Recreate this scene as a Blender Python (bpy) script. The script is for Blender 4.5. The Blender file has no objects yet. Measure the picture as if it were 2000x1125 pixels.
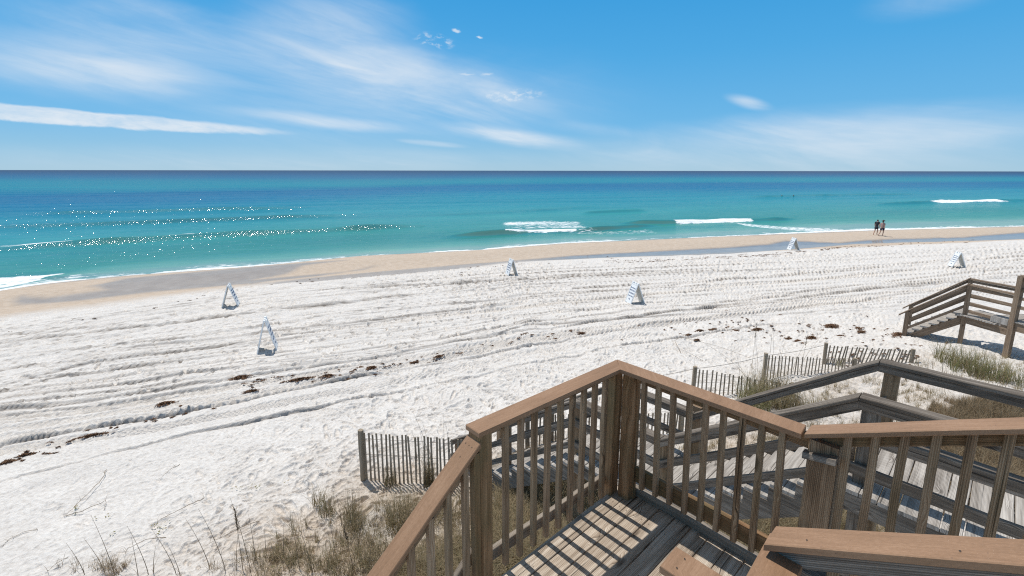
import bpy, bmesh, math, random
import numpy as np
from mathutils import Vector, Matrix
random.seed(7)
SC=bpy.context.scene; COL=SC.collection
R=math.radians
# ------------------------------------------------------------------ camera numbers
F=903.;CX=1000.;CY=496.;TH=math.atan(163/903.);ROLL=R(0.08);CH=7.2
def ray(u,v):
    x=(u-CX)/F; y=-(v-CY)/F
    c,s=math.cos(ROLL),math.sin(ROLL); x,y=x*c-y*s,x*s+y*c
    return (x, math.cos(TH)+y*math.sin(TH), -math.sin(TH)+y*math.cos(TH))
def at(u,v,z):
    d=ray(u,v); t=(z-CH)/d[2]; return (d[0]*t,d[1]*t)
# staircase frame: s along the landing front, t towards the house, h above the landing
AZ=R(47.3); DZ=CH-2.576; KX,KY=.852,3.337
E1=np.array([math.sin(AZ),math.cos(AZ)]);E2=np.array([math.sin(AZ+math.pi/2),math.cos(AZ+math.pi/2)])
def W(s,t,h): return Vector((KX+s*E1[0]+t*E2[0],KY+s*E1[1]+t*E2[1],DZ+h))
V1=Vector((E1[0],E1[1],0));V2=Vector((E2[0],E2[1],0));VZ=Vector((0,0,1))
SUN_AZ=R(-43);SUN_EL=R(64)
# ------------------------------------------------------------------ tagging
def tag(o,label=None,cat=None,group=None,kind=None):
    if label:o['label']=label
    if cat:o['category']=cat
    if group:o['group']=group
    if kind:o['kind']=kind
    return o
def empty(name,loc,label,cat,group=None,rz=0):
    o=bpy.data.objects.new(name,None);COL.objects.link(o);o.location=loc;o.rotation_euler=(0,0,rz);o.empty_display_size=.1
    return tag(o,label,cat,group)
# ------------------------------------------------------------------ numpy noise
_TAB=np.random.RandomState(12345).rand(1024,1024)
def _h(ix,iy,seed):
    return _TAB[(ix.astype(np.int32)*1+seed*131+(iy.astype(np.int32)>>10)*37)&1023,(iy.astype(np.int32)+seed*271+(ix.astype(np.int32)>>10)*53)&1023]
def vn(x,y,seed=0):
    x=np.asarray(x,dtype=np.float64);y=np.asarray(y,dtype=np.float64)
    ix=np.floor(x);iy=np.floor(y);fx=x-ix;fy=y-iy
    ux=fx*fx*(3-2*fx);uy=fy*fy*(3-2*fy)
    a=_h(ix,iy,seed);b=_h(ix+1,iy,seed);c=_h(ix,iy+1,seed);d=_h(ix+1,iy+1,seed)
    return ((a*(1-ux)+b*ux)*(1-uy)+(c*(1-ux)+d*ux)*uy)*2-1
def fbm(x,y,seed=0,o=4):
    r=0;a=1;t=0
    for i in range(o):
        r=r+a*vn(x*2**i+i*17.3,y*2**i-i*9.1,seed+i);t+=a;a*=.5
    return r/t
def dimples(x,y,cell,asp,seed,prob,rad=.42):
    """jittered elliptical pits with a raised rim"""
    X=x/cell;Y=y/cell;ix=np.floor(X);iy=np.floor(Y);out=np.zeros_like(X)
    for dx in (-1,0,1):
        for dy in (-1,0,1):
            cx=ix+dx;cy=iy+dy
            px=cx+.5+(_h(cx,cy,seed)-.5)*.8;py=cy+.5+(_h(cx,cy,seed+1)-.5)*.8
            an=_h(cx,cy,seed+2)*6.283;sz=(.55+.6*_h(cx,cy,seed+3))*rad
            on=(_h(cx,cy,seed+4)<prob)
            ex=(X-px)*np.cos(an)+(Y-py)*np.sin(an);ey=-(X-px)*np.sin(an)+(Y-py)*np.cos(an)
            r2=((ex/sz)**2+(ey/(sz*asp))**2)
            d=np.where(r2<1,-(np.maximum(1-r2,0))**.7,0)+.35*np.exp(-((np.sqrt(r2)-1.15)/.25)**2)
            out+=np.where(on,d*(.5+.5*_h(cx,cy,seed+5)),0)
    return out
def sst(e0,e1,x):
    t=np.clip((x-e0)/(e1-e0),0,1);return t*t*(3-2*t)
# ------------------------------------------------------------------ beach layout
BERM=np.array([(-120,-75),(-60,-20),(-34,9),(-24.3,21.1),(-15.6,27.5),(0,34.1),(21.8,38.8),(51,45.6),(90,54),(200,76),(900,200)],float)
SHORE=np.array([(-140,-62),(-70,-16),(-45,9),(-35,20),(-31.3,26.2),(-30.4,28.6),(-27.2,31.0),(-19.5,34.5),(-13.1,38.8),(-2.8,42),(5.2,46),(29.4,52.7),(44.1,56.6),(68,61.1),(110,70),(220,93),(900,220)],float)
def _sm(P):
    x=np.linspace(P[0,0],P[-1,0],6000);y=np.interp(x,P[:,0],P[:,1])
    k=np.ones(9)/9;y2=np.convolve(np.pad(y,4,mode='edge'),k,'valid');return x,y2
BX,BY=_sm(BERM);SX,SY=_sm(SHORE)
BC=1/np.sqrt(1+np.gradient(BY,BX)**2)
def qd(x,y):      # metres inland from the edge of the dry sand
    return (np.interp(x,BX,BY)-y)*np.interp(x,BX,BC)
def shf(x,y):     # 0 at the dry edge, 1 at the waterline
    yb=np.interp(x,BX,BY);ys=np.interp(x,SX,SY);return (y-yb)/np.maximum(ys-yb,.5)
def base(x,y):
    x=np.asarray(x,float);y=np.asarray(y,float)
    q=qd(x,y);f=shf(x,y)
    dry=np.interp(q,[0,13,20,24,30,38,60],[.45,.52,.85,1.15,1.8,2.3,2.6])
    wetz=np.interp(f,[0,.12,.32,.6,.85,1.0,1.6,3,8],[.45,.3,.2,.3,.16,.0,-.5,-1.4,-3])
    z=np.where(q>0,dry,wetz)
    for (u,v,r,a) in ((1640,722,1.3,.22),(1725,712,1.6,.3),(1545,760,1.2,.2),(1400,800,1.5,.2),(1800,740,2.,.25),(1900,735,2.5,.3),(640,1000,1.5,.1),(1930,820,1.8,.35)):
        cx,cy=at(u,v,.95);z=z+a*np.exp(-((x-cx)**2+(y-cy)**2)/r**2)
    z=z+sst(9,14,q)*(.05*vn(x*.5,y*.5,91)+.03*vn(x*1.3,y*1.3,92))
    return z
def gp(u,v):
    z=.6
    for _ in range(5):
        x,y=at(u,v,z);z=float(base(x,y))
    return Vector((x,y,z))
def pline(pts,z=.55):
    P=np.array([at(u,v,z) for u,v in pts]);o=np.argsort(P[:,0]);return P[o]
def dline(P,x,y):
    yl=np.interp(x,P[:,0],P[:,1]);return (yl-y)*np.interp(x,BX,BC),(x>P[0,0]-1)&(x<P[-1,0]+1)
def poly(x,y,pts,z,soft):
    """signed soft mask of a polygon given on the beach"""
    P=np.array([at(u,v,z) for u,v in pts]);n=len(P);ins=np.zeros(x.shape,bool);d=np.full(x.shape,1e9)
    for i in range(n):
        x0,y0=P[i];x1,y1=P[(i+1)%n]
        c=((y0>y)!=(y1>y))&(x<(x1-x0)*(y-y0)/((y1-y0)+1e-12)+x0);ins^=c
        dx,dy=x1-x0,y1-y0;t=np.clip(((x-x0)*dx+(y-y0)*dy)/(dx*dx+dy*dy+1e-9),0,1)
        d=np.minimum(d,np.hypot(x-x0-t*dx,y-y0-t*dy))
    sd=np.where(ins,d,-d);return sst(-soft,soft,sd)
# ------------------------------------------------------------------ mesh building
class MB:
    def __init__(s):s.v=[];s.f=[];s.uv=[];s.r=[]
    def prism(s,p0,p1,a,b,ch=.004,jit=.0015,seg=None,rnd=None,cap=True,taper=1.):
        """a bar from p0 to p1, cross-section a (full width vector) by b (full depth vector)"""
        p0=Vector(p0);p1=Vector(p1);a=Vector(a);b=Vector(b);L=(p1-p0).length
        la,lb=a.length,b.length;c=min(ch,la*.3,lb*.3);ca=c/la;cb=c/lb
        ring=[(.5-ca,.5),(-.5+ca,.5),(-.5,.5-cb),(-.5,-.5+cb),(-.5+ca,-.5),(.5-ca,-.5),(.5,-.5+cb),(.5,.5-cb)]
        per=[];acc=0
        for i in range(8):
            per.append(acc);n=ring[(i+1)%8];m=ring[i];acc+=math.hypot((n[0]-m[0])*la,(n[1]-m[1])*lb)
        per.append(acc);seg=seg or max(1,int(L/.3));rnd=random.random() if rnd is None else rnd;u0=random.random()*5
        v0=len(s.v)
        for k in range(seg+1):
            t=k/seg;p=p0.lerp(p1,t);ja=random.gauss(0,jit);jb=random.gauss(0,jit);sc=1+(taper-1)*t
            for (x,y) in ring:
                s.v.append(tuple(p+a*(x*sc+ja/la)+b*(y*sc+jb/lb)))
        for k in range(seg):
            for i in range(8):
                j=(i+1)%8;s.f.append((v0+k*8+i,v0+k*8+j,v0+(k+1)*8+j,v0+(k+1)*8+i))
                a0=u0+L*k/seg;a1=u0+L*(k+1)/seg
                s.uv+=[(a0,per[i]),(a0,per[i+1]),(a1,per[i+1]),(a1,per[i])];s.r.append(rnd)
        if cap:
            for e,fl in ((0,True),(seg,False)):
                idx=[v0+e*8+i for i in range(8)];uu=[(u0+ring[i][1]*lb*.3,ring[i][0]*la) for i in range(8)]
                if fl: idx=idx[::-1];uu=uu[::-1]
                s.f.append(tuple(idx));s.uv+=uu;s.r.append(rnd)
        return s
    def box(s,c,x,y,z,**k):    # c centre, x/y/z half... full size vectors; runs along x
        c=Vector(c);x=Vector(x);return s.prism(c-x/2,c+x/2,y,z,**k)
    def tube(s,pts,rad,n=6,rnd=None):
        rnd=random.random() if rnd is None else rnd;v0=len(s.v);m=len(pts)
        pts=[Vector(p) for p in pts]
        if not hasattr(rad,'__len__'):rad=[rad]*m
        acc=0
        for k in range(m):
            d=(pts[min(k+1,m-1)]-pts[max(k-1,0)]).normalized()
            e=d.cross(Vector((.3,.1,1)) if abs(d.z)<.9 else Vector((1,0,0))).normalized();f=d.cross(e)
            for i in range(n):
                an=6.2832*i/n;s.v.append(tuple(pts[k]+(e*math.cos(an)+f*math.sin(an))*rad[k]))
        for k in range(m-1):
            l=(pts[k+1]-pts[k]).length
            for i in range(n):
                j=(i+1)%n;s.f.append((v0+k*n+i,v0+k*n+j,v0+(k+1)*n+j,v0+(k+1)*n+i))
                s.uv+=[(acc,i*.02),(acc,i*.02+.02),(acc+l,i*.02+.02),(acc+l,i*.02)];s.r.append(rnd)
            acc+=l
        for e,fl in ((0,1),(m-1,0)):
            idx=[v0+e*n+i for i in range(n)]
            if fl:idx=idx[::-1]
            s.f.append(tuple(idx));s.uv+=[(acc,.01*i) for i in range(n)];s.r.append(rnd)
        return s
    def quad(s,pts,rnd=0.):
        v0=len(s.v);s.v+=[tuple(p) for p in pts];n=len(pts);s.f.append(tuple(range(v0,v0+n)));s.uv+=[(0,0),(0,1),(1,1),(1,0)][:n] if n<=4 else [(0,0)]*n;s.r.append(rnd)
    def blade(s,p,az,h,lean,w,rnd,n=3,curl=1.6):
        """one tapered leaf of grass"""
        p=Vector(p);d=Vector((math.sin(az),math.cos(az),0));sd=Vector((d.y,-d.x,0))*w;v0=len(s.v)
        for k in range(n+1):
            t=k/n;q=p+d*(lean*h*t**curl)+VZ*(h*(t-.28*lean*t*t*t));ww=(1-t*.92)*.5
            s.v.append(tuple(q-sd*ww));s.v.append(tuple(q+sd*ww))
        for k in range(n):
            a=v0+2*k;s.f.append((a,a+1,a+3,a+2));s.uv+=[(k/n,0),(k/n,1),((k+1)/n,1),((k+1)/n,0)];s.r.append(rnd)
    def build(s,name,mat,parent=None,origin=None,smooth=False,inv=None):
        me=bpy.data.meshes.new(name);V=np.array(s.v,dtype=np.float64).reshape(-1,3)
        if origin is not None:V=V-np.array(origin)
        if inv is not None:
            M=np.array(inv);V=V@M[:3,:3].T+M[:3,3]
        me.from_pydata(V.tolist(),[],s.f);me.materials.append(mat)
        uv=me.uv_layers.new(name='UVMap');uv.data.foreach_set('uv',np.array(s.uv,dtype=np.float32).ravel())
        at_=me.attributes.new('rnd','FLOAT','FACE');at_.data.foreach_set('value',np.array(s.r,dtype=np.float32))
        if smooth:me.polygons.foreach_set('use_smooth',[True]*len(s.f))
        me.update()
        o=bpy.data.objects.new(name,me);COL.objects.link(o)
        if parent:o.parent=parent
        return o
def gridmesh(name,X,Y,Z,mat,attrs):
    n,m=X.shape;me=bpy.data.meshes.new(name)
    V=np.stack([X,Y,Z],-1).reshape(-1,3).astype(np.float32)
    i=np.arange((n-1)*(m-1));r=i//(m-1);c=i%(m-1);a=r*m+c
    Fc=np.stack([a,a+m,a+m+1,a+1],-1).astype(np.int32)
    me.vertices.add(len(V));me.vertices.foreach_set('co',V.ravel())
    me.loops.add(Fc.size);me.loops.foreach_set('vertex_index',Fc.ravel())
    me.polygons.add(len(Fc));me.polygons.foreach_set('loop_start',np.arange(0,Fc.size,4,dtype=np.int32))
    me.polygons.foreach_set('use_smooth',np.ones(len(Fc),bool))
    me.update(calc_edges=True)
    for k,v in attrs.items():
        if v.ndim==2:
            t=me.attributes.new(k,'FLOAT','POINT');t.data.foreach_set('value',v.astype(np.float32).ravel())
        else:
            t=me.attributes.new(k,'FLOAT_COLOR','POINT');t.data.foreach_set('color',v.astype(np.float32).reshape(-1))
    me.materials.append(mat);o=bpy.data.objects.new(name,me);COL.objects.link(o);return o
# ------------------------------------------------------------------ materials
class NT:
    def __init__(s,name):
        s.m=bpy.data.materials.new(name);s.m.use_nodes=True;s.t=s.m.node_tree;s.t.nodes.clear()
        s.out=s.n('ShaderNodeOutputMaterial');s.b=s.n('ShaderNodeBsdfPrincipled');s.l(s.b.outputs[0],s.out.inputs[0])
    def n(s,k,**kw):
        x=s.t.nodes.new(k)
        for a,b in kw.items():setattr(x,a,b)
        return x
    def l(s,a,b):s.t.links.new(a,b)
    def put(s,sock,v):
        if hasattr(v,'links') or isinstance(v,bpy.types.NodeSocket):s.l(v,sock)
        elif isinstance(v,(tuple,list)) and len(v)==3 and sock.type=='RGBA':sock.default_value=(*v,1)
        else:sock.default_value=v
    def math(s,op,a,b=0.,c=None,clamp=False):
        x=s.n('ShaderNodeMath',operation=op,use_clamp=clamp);s.put(x.inputs[0],a);s.put(x.inputs[1],b)
        if c is not None:s.put(x.inputs[2],c)
        return x.outputs[0]
    def noise(s,vec,scale,detail=4,rough=.55,dist=0.,w=None):
        x=s.n('ShaderNodeTexNoise');s.l(vec,x.inputs['Vector']);x.inputs['Scale'].default_value=scale;x.inputs['Detail'].default_value=detail
        x.inputs['Roughness'].default_value=rough;x.inputs['Distortion'].default_value=dist;return x.outputs['Fac']
    def ramp(s,f,stops,interp='LINEAR'):
        x=s.n('ShaderNodeValToRGB');s.l(f,x.inputs[0]);e=x.color_ramp.elements;x.color_ramp.interpolation=interp
        while len(e)<len(stops):e.new(.5)
        for i,(p,c) in enumerate(stops):
            e[i].position=p;e[i].color=(*c,1) if len(c)==3 else c
        return x.outputs[0]
    def rmap(s,f,a,b,c=0.,d=1.):
        x=s.n('ShaderNodeMapRange');s.put(x.inputs[0],f);x.inputs[1].default_value=a;x.inputs[2].default_value=b;x.inputs[3].default_value=c;x.inputs[4].default_value=d;return x.outputs[0]
    def mix(s,f,a,b,mode='MIX'):
        x=s.n('ShaderNodeMix',data_type='RGBA',blend_type=mode);s.put(x.inputs[0],f);s.put(x.inputs[6],a);s.put(x.inputs[7],b);return x.outputs[2]
    def attr(s,name,out='Fac'):
        return s.n('ShaderNodeAttribute',attribute_name=name).outputs[out]
    def xyz(s,vec,sx=1,sy=1,sz=1,off=None):
        x=s.n('ShaderNodeMapping');s.l(vec,x.inputs[0]);x.inputs['Scale'].default_value=(sx,sy,sz)
        if off is not None:s.l(off,x.inputs['Location'])
        return x.outputs[0]
    def bump(s,h,strength,dist,prev=None):
        x=s.n('ShaderNodeBump');s.put(x.inputs['Strength'],strength);x.inputs['Distance'].default_value=dist;s.l(h,x.inputs['Height'])
        if prev is not None:s.l(prev,x.inputs['Normal'])
        return x.outputs[0]
def wood(name,dark,mid,light,rough=.8,crack=1.,green=0.,knot=1.,bs=1.):
    g=NT(name);uv=g.n('ShaderNodeUVMap',uv_map='UVMap').outputs[0];rn=g.attr('rnd')
    cmb=g.n('ShaderNodeCombineXYZ');g.l(g.math('MULTIPLY',rn,37.),cmb.inputs[0]);g.l(g.math('MULTIPLY',rn,11.),cmb.inputs[1]);g.l(g.math('MULTIPLY',rn,53.),cmb.inputs[2])
    v0=g.n('ShaderNodeVectorMath',operation='ADD');g.l(uv,v0.inputs[0]);g.l(cmb.outputs[0],v0.inputs[1]);v=v0.outputs[0]
    # knots
    vk=g.n('ShaderNodeTexVoronoi');g.l(g.xyz(v,2.2,7,1),vk.inputs['Vector']);vk.inputs['Scale'].default_value=1.
    kd=vk.outputs['Distance'];kn=g.math('SUBTRACT',1.,g.rmap(kd,.05,.30),clamp=True)
    kn=g.math('MULTIPLY',kn,knot*.9)
    wv=g.n('ShaderNodeVectorMath',operation='ADD');g.l(v,wv.inputs[0])
    kc=g.n('ShaderNodeCombineXYZ');g.l(g.math('MULTIPLY',kn,.035),kc.inputs[1]);g.l(kc.outputs[0],wv.inputs[1]);w=wv.outputs[0]
    lo=g.noise(g.xyz(w,1.3,22,1),1.,3,.5,.8)
    fine=g.noise(g.xyz(w,3.,150,1),1.,3,.6,.3)
    rg=g.n('ShaderNodeTexWave',wave_type='BANDS',bands_direction='Y',wave_profile='SAW');g.l(g.xyz(w,1.,38,1),rg.inputs['Vector']);rg.inputs['Scale'].default_value=1.;rg.inputs['Distortion'].default_value=9.;rg.inputs['Detail'].default_value=3;rg.inputs['Detail Scale'].default_value=.16
    gr=g.math('ADD',g.math('MULTIPLY',lo,.5),g.math('ADD',g.math('MULTIPLY',fine,.3),g.math('MULTIPLY',rg.outputs['Fac'],.2)))
    col=g.ramp(gr,[(.34,dark),(.49,mid),(.64,light)])
    blot=g.noise(g.xyz(v,1.5,3,1),2.2,4,.6)
    col=g.mix(g.rmap(blot,.35,.7,0,.45),col,g.mix(.5,dark,mid))
    col=g.mix(g.rmap(rn,0,1,0,.5),col,g.mix(1.,col,(.78,.76,.74),'MULTIPLY'))
    ck=g.noise(g.xyz(w,.9,75,1),1.,2,.5,.2);cr=g.rmap(ck,.33,.27,0,crack);cr.node.clamp=True
    col=g.mix(g.math('MULTIPLY',cr,.8),col,tuple(c*.25 for c in dark))
    col=g.mix(g.math('MULTIPLY',g.rmap(kd,.16,.06),knot*.7,clamp=True),col,tuple(c*.55 for c in dark))
    if green:
        gn=g.noise(g.xyz(v,1,2,1),1.7,4,.6);col=g.mix(g.rmap(gn,.42,.7,0,green),col,(.10,.095,.045))
    g.l(col,g.b.inputs['Base Color']);g.b.inputs['Roughness'].default_value=rough;g.b.inputs['Specular IOR Level'].default_value=.25
    hh=g.math('SUBTRACT',gr,g.math('MULTIPLY',cr,.6));g.l(g.bump(hh,.8*bs,.008),g.b.inputs['Normal'])
    return g.m
M={}
M['brown']=wood('stained_wood',(.085,.042,.018),(.28,.155,.075),(.47,.30,.17),crack=.9,green=.6)
M['rail']=wood('rail_wood',(.09,.052,.028),(.31,.20,.12),(.50,.375,.255),crack=1.,green=.3)
M['deck']=wood('deck_board_wood',(.13,.09,.06),(.48,.385,.295),(.74,.65,.545),crack=1.,bs=1.6)
M['curb']=wood('weathered_curb_wood',(.10,.075,.055),(.27,.22,.17),(.42,.36,.30),crack=1.)
M['grey']=wood('grey_weathered_wood',(.04,.03,.023),(.185,.152,.122),(.38,.33,.28),crack=1.,bs=1.3)
M['plank']=wood('sun_bleached_plank',(.13,.11,.092),(.44,.40,.36),(.66,.62,.575),crack=1.,bs=1.2)
M['far']=wood('far_stair_wood',(.11,.07,.042),(.25,.175,.12),(.38,.29,.21),crack=.6)
M['lath']=wood('fence_lath',(.19,.145,.10),(.38,.305,.225),(.54,.455,.36),crack=.3,green=.25,knot=0)
def composite():
    g=NT('tan_composite');uv=g.n('ShaderNodeUVMap',uv_map='UVMap').outputs[0];rn=g.attr('rnd')
    v0=g.n('ShaderNodeVectorMath',operation='ADD');g.l(uv,v0.inputs[0]);c=g.n('ShaderNodeCombineXYZ');g.l(g.math('MULTIPLY',rn,17.),c.inputs[0]);g.l(c.outputs[0],v0.inputs[1]);v=v0.outputs[0]
    a=g.noise(g.xyz(v,60,140,1),1.,4,.6);b=g.noise(g.xyz(v,2,9,1),1.,3,.5);s=g.noise(v,320,2,.5);st=g.noise(g.xyz(v,5,60,1),1.,3,.6)
    t=g.math('ADD',g.math('MULTIPLY',a,.35),g.math('ADD',g.math('MULTIPLY',b,.35),g.math('MULTIPLY',st,.3)))
    col=g.ramp(t,[(.33,(.20,.113,.06)),(.5,(.28,.16,.09)),(.68,(.375,.228,.138))])
    col=g.mix(g.rmap(s,.66,.74,0,.5),col,(.6,.45,.34))
    n=g.noise(v,38,2,.5);col=g.mix(g.rmap(n,.72,.76,0,.7),col,(.12,.07,.05))
    g.l(col,g.b.inputs['Base Color']);g.b.inputs['Roughness'].default_value=.62;g.b.inputs['Specular IOR Level'].default_value=.35
    g.l(g.bump(a,.35,.002),g.b.inputs['Normal']);return g.m
M['comp']=composite()
def plain(name,c,rough=.7,spec=.3,metal=0.,var=.15,sc=20.):
    g=NT(name);tc=g.n('ShaderNodeTexCoord').outputs['Object'];n=g.noise(tc,sc,4,.6)
    g.l(g.mix(g.rmap(n,.3,.7),tuple(x*(1-var) for x in c),tuple(min(1,x*(1+var)) for x in c)),g.b.inputs['Base Color'])
    g.b.inputs['Roughness'].default_value=rough;g.b.inputs['Specular IOR Level'].default_value=spec;g.b.inputs['Metallic'].default_value=metal
    g.l(g.bump(n,.2,.01),g.b.inputs['Normal']);return g.m
def leafy(name,c0,c1,c2,tr=.35):
    g=NT(name);r=g.attr('rnd');uv=g.n('ShaderNodeUVMap',uv_map='UVMap').outputs[0];sx=g.n('ShaderNodeSeparateXYZ');g.l(uv,sx.inputs[0])
    col=g.ramp(r,[(0,c0),(.5,c1),(1,c2)])
    tip=g.mix(g.math('MULTIPLY',g.math('POWER',sx.outputs[0],2.),.5),col,(.42,.34,.22))
    g.l(tip,g.b.inputs['Base Color']);g.b.inputs['Roughness'].default_value=.65;g.b.inputs['Specular IOR Level'].default_value=.2
    tb=g.n('ShaderNodeBsdfTranslucent');g.l(tip,tb.inputs[0]);mx=g.n('ShaderNodeMixShader');mx.inputs[0].default_value=tr
    g.l(g.b.outputs[0],mx.inputs[1]);g.l(tb.outputs[0],mx.inputs[2]);g.l(mx.outputs[0],g.out.inputs[0]);return g.m
M['grass']=leafy('dune_grass_blades',(.40,.30,.19),(.29,.225,.13),(.16,.165,.07))
M['straw']=leafy('dry_grass_blades',(.34,.25,.15),(.42,.33,.21),(.20,.19,.09))
M['dead']=leafy('dead_grass_blades',(.26,.18,.11),(.38,.28,.18),(.19,.15,.085))
M['green']=leafy('green_grass_blades',(.40,.31,.18),(.25,.23,.10),(.17,.19,.07))
M['stalk']=plain('dry_stalk',(.22,.16,.10),.8)
M['weed']=plain('brown_seaweed',(.19,.105,.06),.8,.2,var=.55,sc=40)
M['white']=plain('white_plastic',(.84,.84,.83),.45,.4,var=.02)
M['face']=plain('sign_face_print',(.84,.84,.83),.45,.4,var=.02)
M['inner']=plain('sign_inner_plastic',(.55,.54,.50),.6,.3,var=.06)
M['ink']=plain('blue_ink',(.14,.18,.29),.6,.3,var=.1)
M['screw']=plain('dark_screw_head',(.03,.025,.02),.6,.3)
M['wire']=plain('rusty_wire',(.10,.075,.055),.7,.3)
M['rope']=plain('weathered_rope',(.22,.19,.16),.85,.2)
M['skin']=plain('skin',(.50,.30,.21),.55,.35,var=.05,sc=5)
M['hair']=plain('dark_hair',(.03,.02,.015),.6,.3)
M['dark']=plain('charcoal_cloth',(.045,.047,.055),.85,.2)
M['pink']=plain('faded_pink_cloth',(.42,.28,.25),.85,.2)
M['navy']=plain('navy_cloth',(.02,.022,.05),.85,.2)
M['hat']=plain('dark_hat',(.05,.035,.03),.85,.2)
M['litter']=plain('crumpled_foil_wrapper',(.62,.66,.7),.35,.6,var=.2)
def sand():
    g=NT('white_sand');P=g.n('ShaderNodeNewGeometry').outputs['Position']
    wet=g.attr('wet');tan=g.attr('tan');pool=g.attr('pool');dirt=g.attr('dirt');lit=g.attr('litter')
    n1=g.noise(P,1.2,5,.6);n2=g.noise(P,14.,5,.65);n3=g.noise(P,90.,3,.6);n4=g.noise(P,.25,3,.5)
    c=g.ramp(n2,[(.3,(.54,.50,.46)),(.5,(.70,.66,.62)),(.7,(.80,.765,.725))])
    c=g.mix(g.rmap(n1,.35,.7,0,.35),c,(.53,.49,.455))
    c=g.mix(g.rmap(n3,.60,.72,0,.35),c,(.33,.29,.25))
    c=g.mix(dirt,c,g.ramp(n2,[(.3,(.36,.28,.20)),(.6,(.56,.47,.385))]))
    spk=g.noise(g.xyz(P,11,16,11),1.,4,.75)
    c=g.mix(g.math('MULTIPLY',g.rmap(spk,.60,.66),lit,clamp=True),c,(.16,.12,.09))
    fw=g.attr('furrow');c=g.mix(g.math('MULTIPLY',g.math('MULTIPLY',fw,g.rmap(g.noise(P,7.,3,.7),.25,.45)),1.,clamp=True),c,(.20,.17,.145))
    t=g.ramp(g.noise(P,3.,5,.6),[(.3,(.47,.375,.29)),(.7,(.57,.47,.38))])
    c=g.mix(tan,c,t)
    w=g.ramp(g.noise(P,1.3,5,.6),[(.3,(.22,.19,.17)),(.7,(.31,.275,.245))])
    c=g.mix(g.math('MULTIPLY',wet,.95),c,w)
    g.l(c,g.b.inputs['Base Color'])
    ro=g.math('SUBTRACT',.95,g.math('ADD',g.math('MULTIPLY',wet,.5),g.math('MULTIPLY',pool,.25)),clamp=True);g.l(ro,g.b.inputs['Roughness'])
    g.l(g.math('ADD',.12,g.math('MULTIPLY',wet,.16)),g.b.inputs['Specular IOR Level'])
    dry=g.math('SUBTRACT',1.,g.math('MAXIMUM',wet,pool),clamp=True)
    b1=g.bump(n2,g.math('MULTIPLY',dry,.8),.045);b2=g.bump(n3,g.math('MULTIPLY',dry,.5),.01,b1)
    g.l(b2,g.b.inputs['Normal']);return g.m
M['sand']=sand()
def sea():
    g=NT('sea_water');P=g.n('ShaderNodeNewGeometry').outputs['Position'];t=g.t
    col=g.attr('body','Color');foam=g.attr('foam');ch=g.attr('chop')
    rot=g.n('ShaderNodeMapping');g.l(P,rot.inputs[0]);rot.inputs['Rotation'].default_value=(0,0,R(-18));Q=rot.outputs[0]
    a=g.noise(g.xyz(Q,.35,1.1,1),1.,3,.55);b=g.noise(g.xyz(Q,1.6,4.2,1),1.,4,.6,.3);c=g.noise(g.xyz(Q,9,15,1),1.,3,.6)
    mot=g.noise(g.xyz(Q,.012,.11,1),1.,5,.6)
    mo2=g.noise(g.xyz(Q,.15,.9,1),1.,4,.6)
    bc=g.mix(g.rmap(mot,.3,.7,0,1),g.mix(1.,col,(.74,.86,.92),'MULTIPLY'),g.mix(1.,col,(1.15,1.1,1.06),'MULTIPLY'))
    bc=g.mix(g.rmap(mo2,.35,.65,0,1),g.mix(1.,bc,(.84,.89,.92),'MULTIPLY'),bc)
    nb=g.bump(a,g.math('MULTIPLY',ch,.45),.40);nb=g.bump(b,g.math('MULTIPLY',ch,.52),.17,nb);nb=g.bump(c,g.math('MULTIPLY',ch,.50),.06,nb)
    df=g.b;g.l(bc,df.inputs['Base Color']);df.inputs['Roughness'].default_value=.8;df.inputs['Specular IOR Level'].default_value=0.
    gl=g.n('ShaderNodeBsdfGlossy');gl.inputs['Roughness'].default_value=.06;gl.inputs['Color'].default_value=(1,1,1,1);g.l(nb,gl.inputs['Normal'])
    fr=g.n('ShaderNodeFresnel');fr.inputs['IOR'].default_value=1.33;g.l(nb,fr.inputs['Normal'])
    ff=g.math('MINIMUM',g.math('MULTIPLY',fr.outputs[0],.62),.22)
    m1=g.n('ShaderNodeMixShader');g.l(ff,m1.inputs[0]);g.l(df.outputs[0],m1.inputs[1]);g.l(gl.outputs[0],m1.inputs[2])
    fo=g.n('ShaderNodeBsdfDiffuse');fo.inputs[0].default_value=(.86,.88,.89,1)
    fn=g.noise(g.xyz(Q,.75,2.2,1),1.6,6,.72,.6);fb=g.bump(fn,.6,.25);g.l(fb,fo.inputs['Normal'])
    th=g.math('SUBTRACT',.98,g.math('MULTIPLY',foam,.62));fm=g.n('ShaderNodeMapRange');g.l(fn,fm.inputs[0]);g.l(g.math('SUBTRACT',th,.05),fm.inputs[1]);g.l(g.math('ADD',th,.07),fm.inputs[2]);fm.clamp=True
    m2=g.n('ShaderNodeMixShader');g.l(fm.outputs[0],m2.inputs[0]);g.l(m1.outputs[0],m2.inputs[1]);g.l(fo.outputs[0],m2.inputs[2])
    g.l(m2.outputs[0],g.out.inputs[0]);return g.m
M['sea']=sea()
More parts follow.
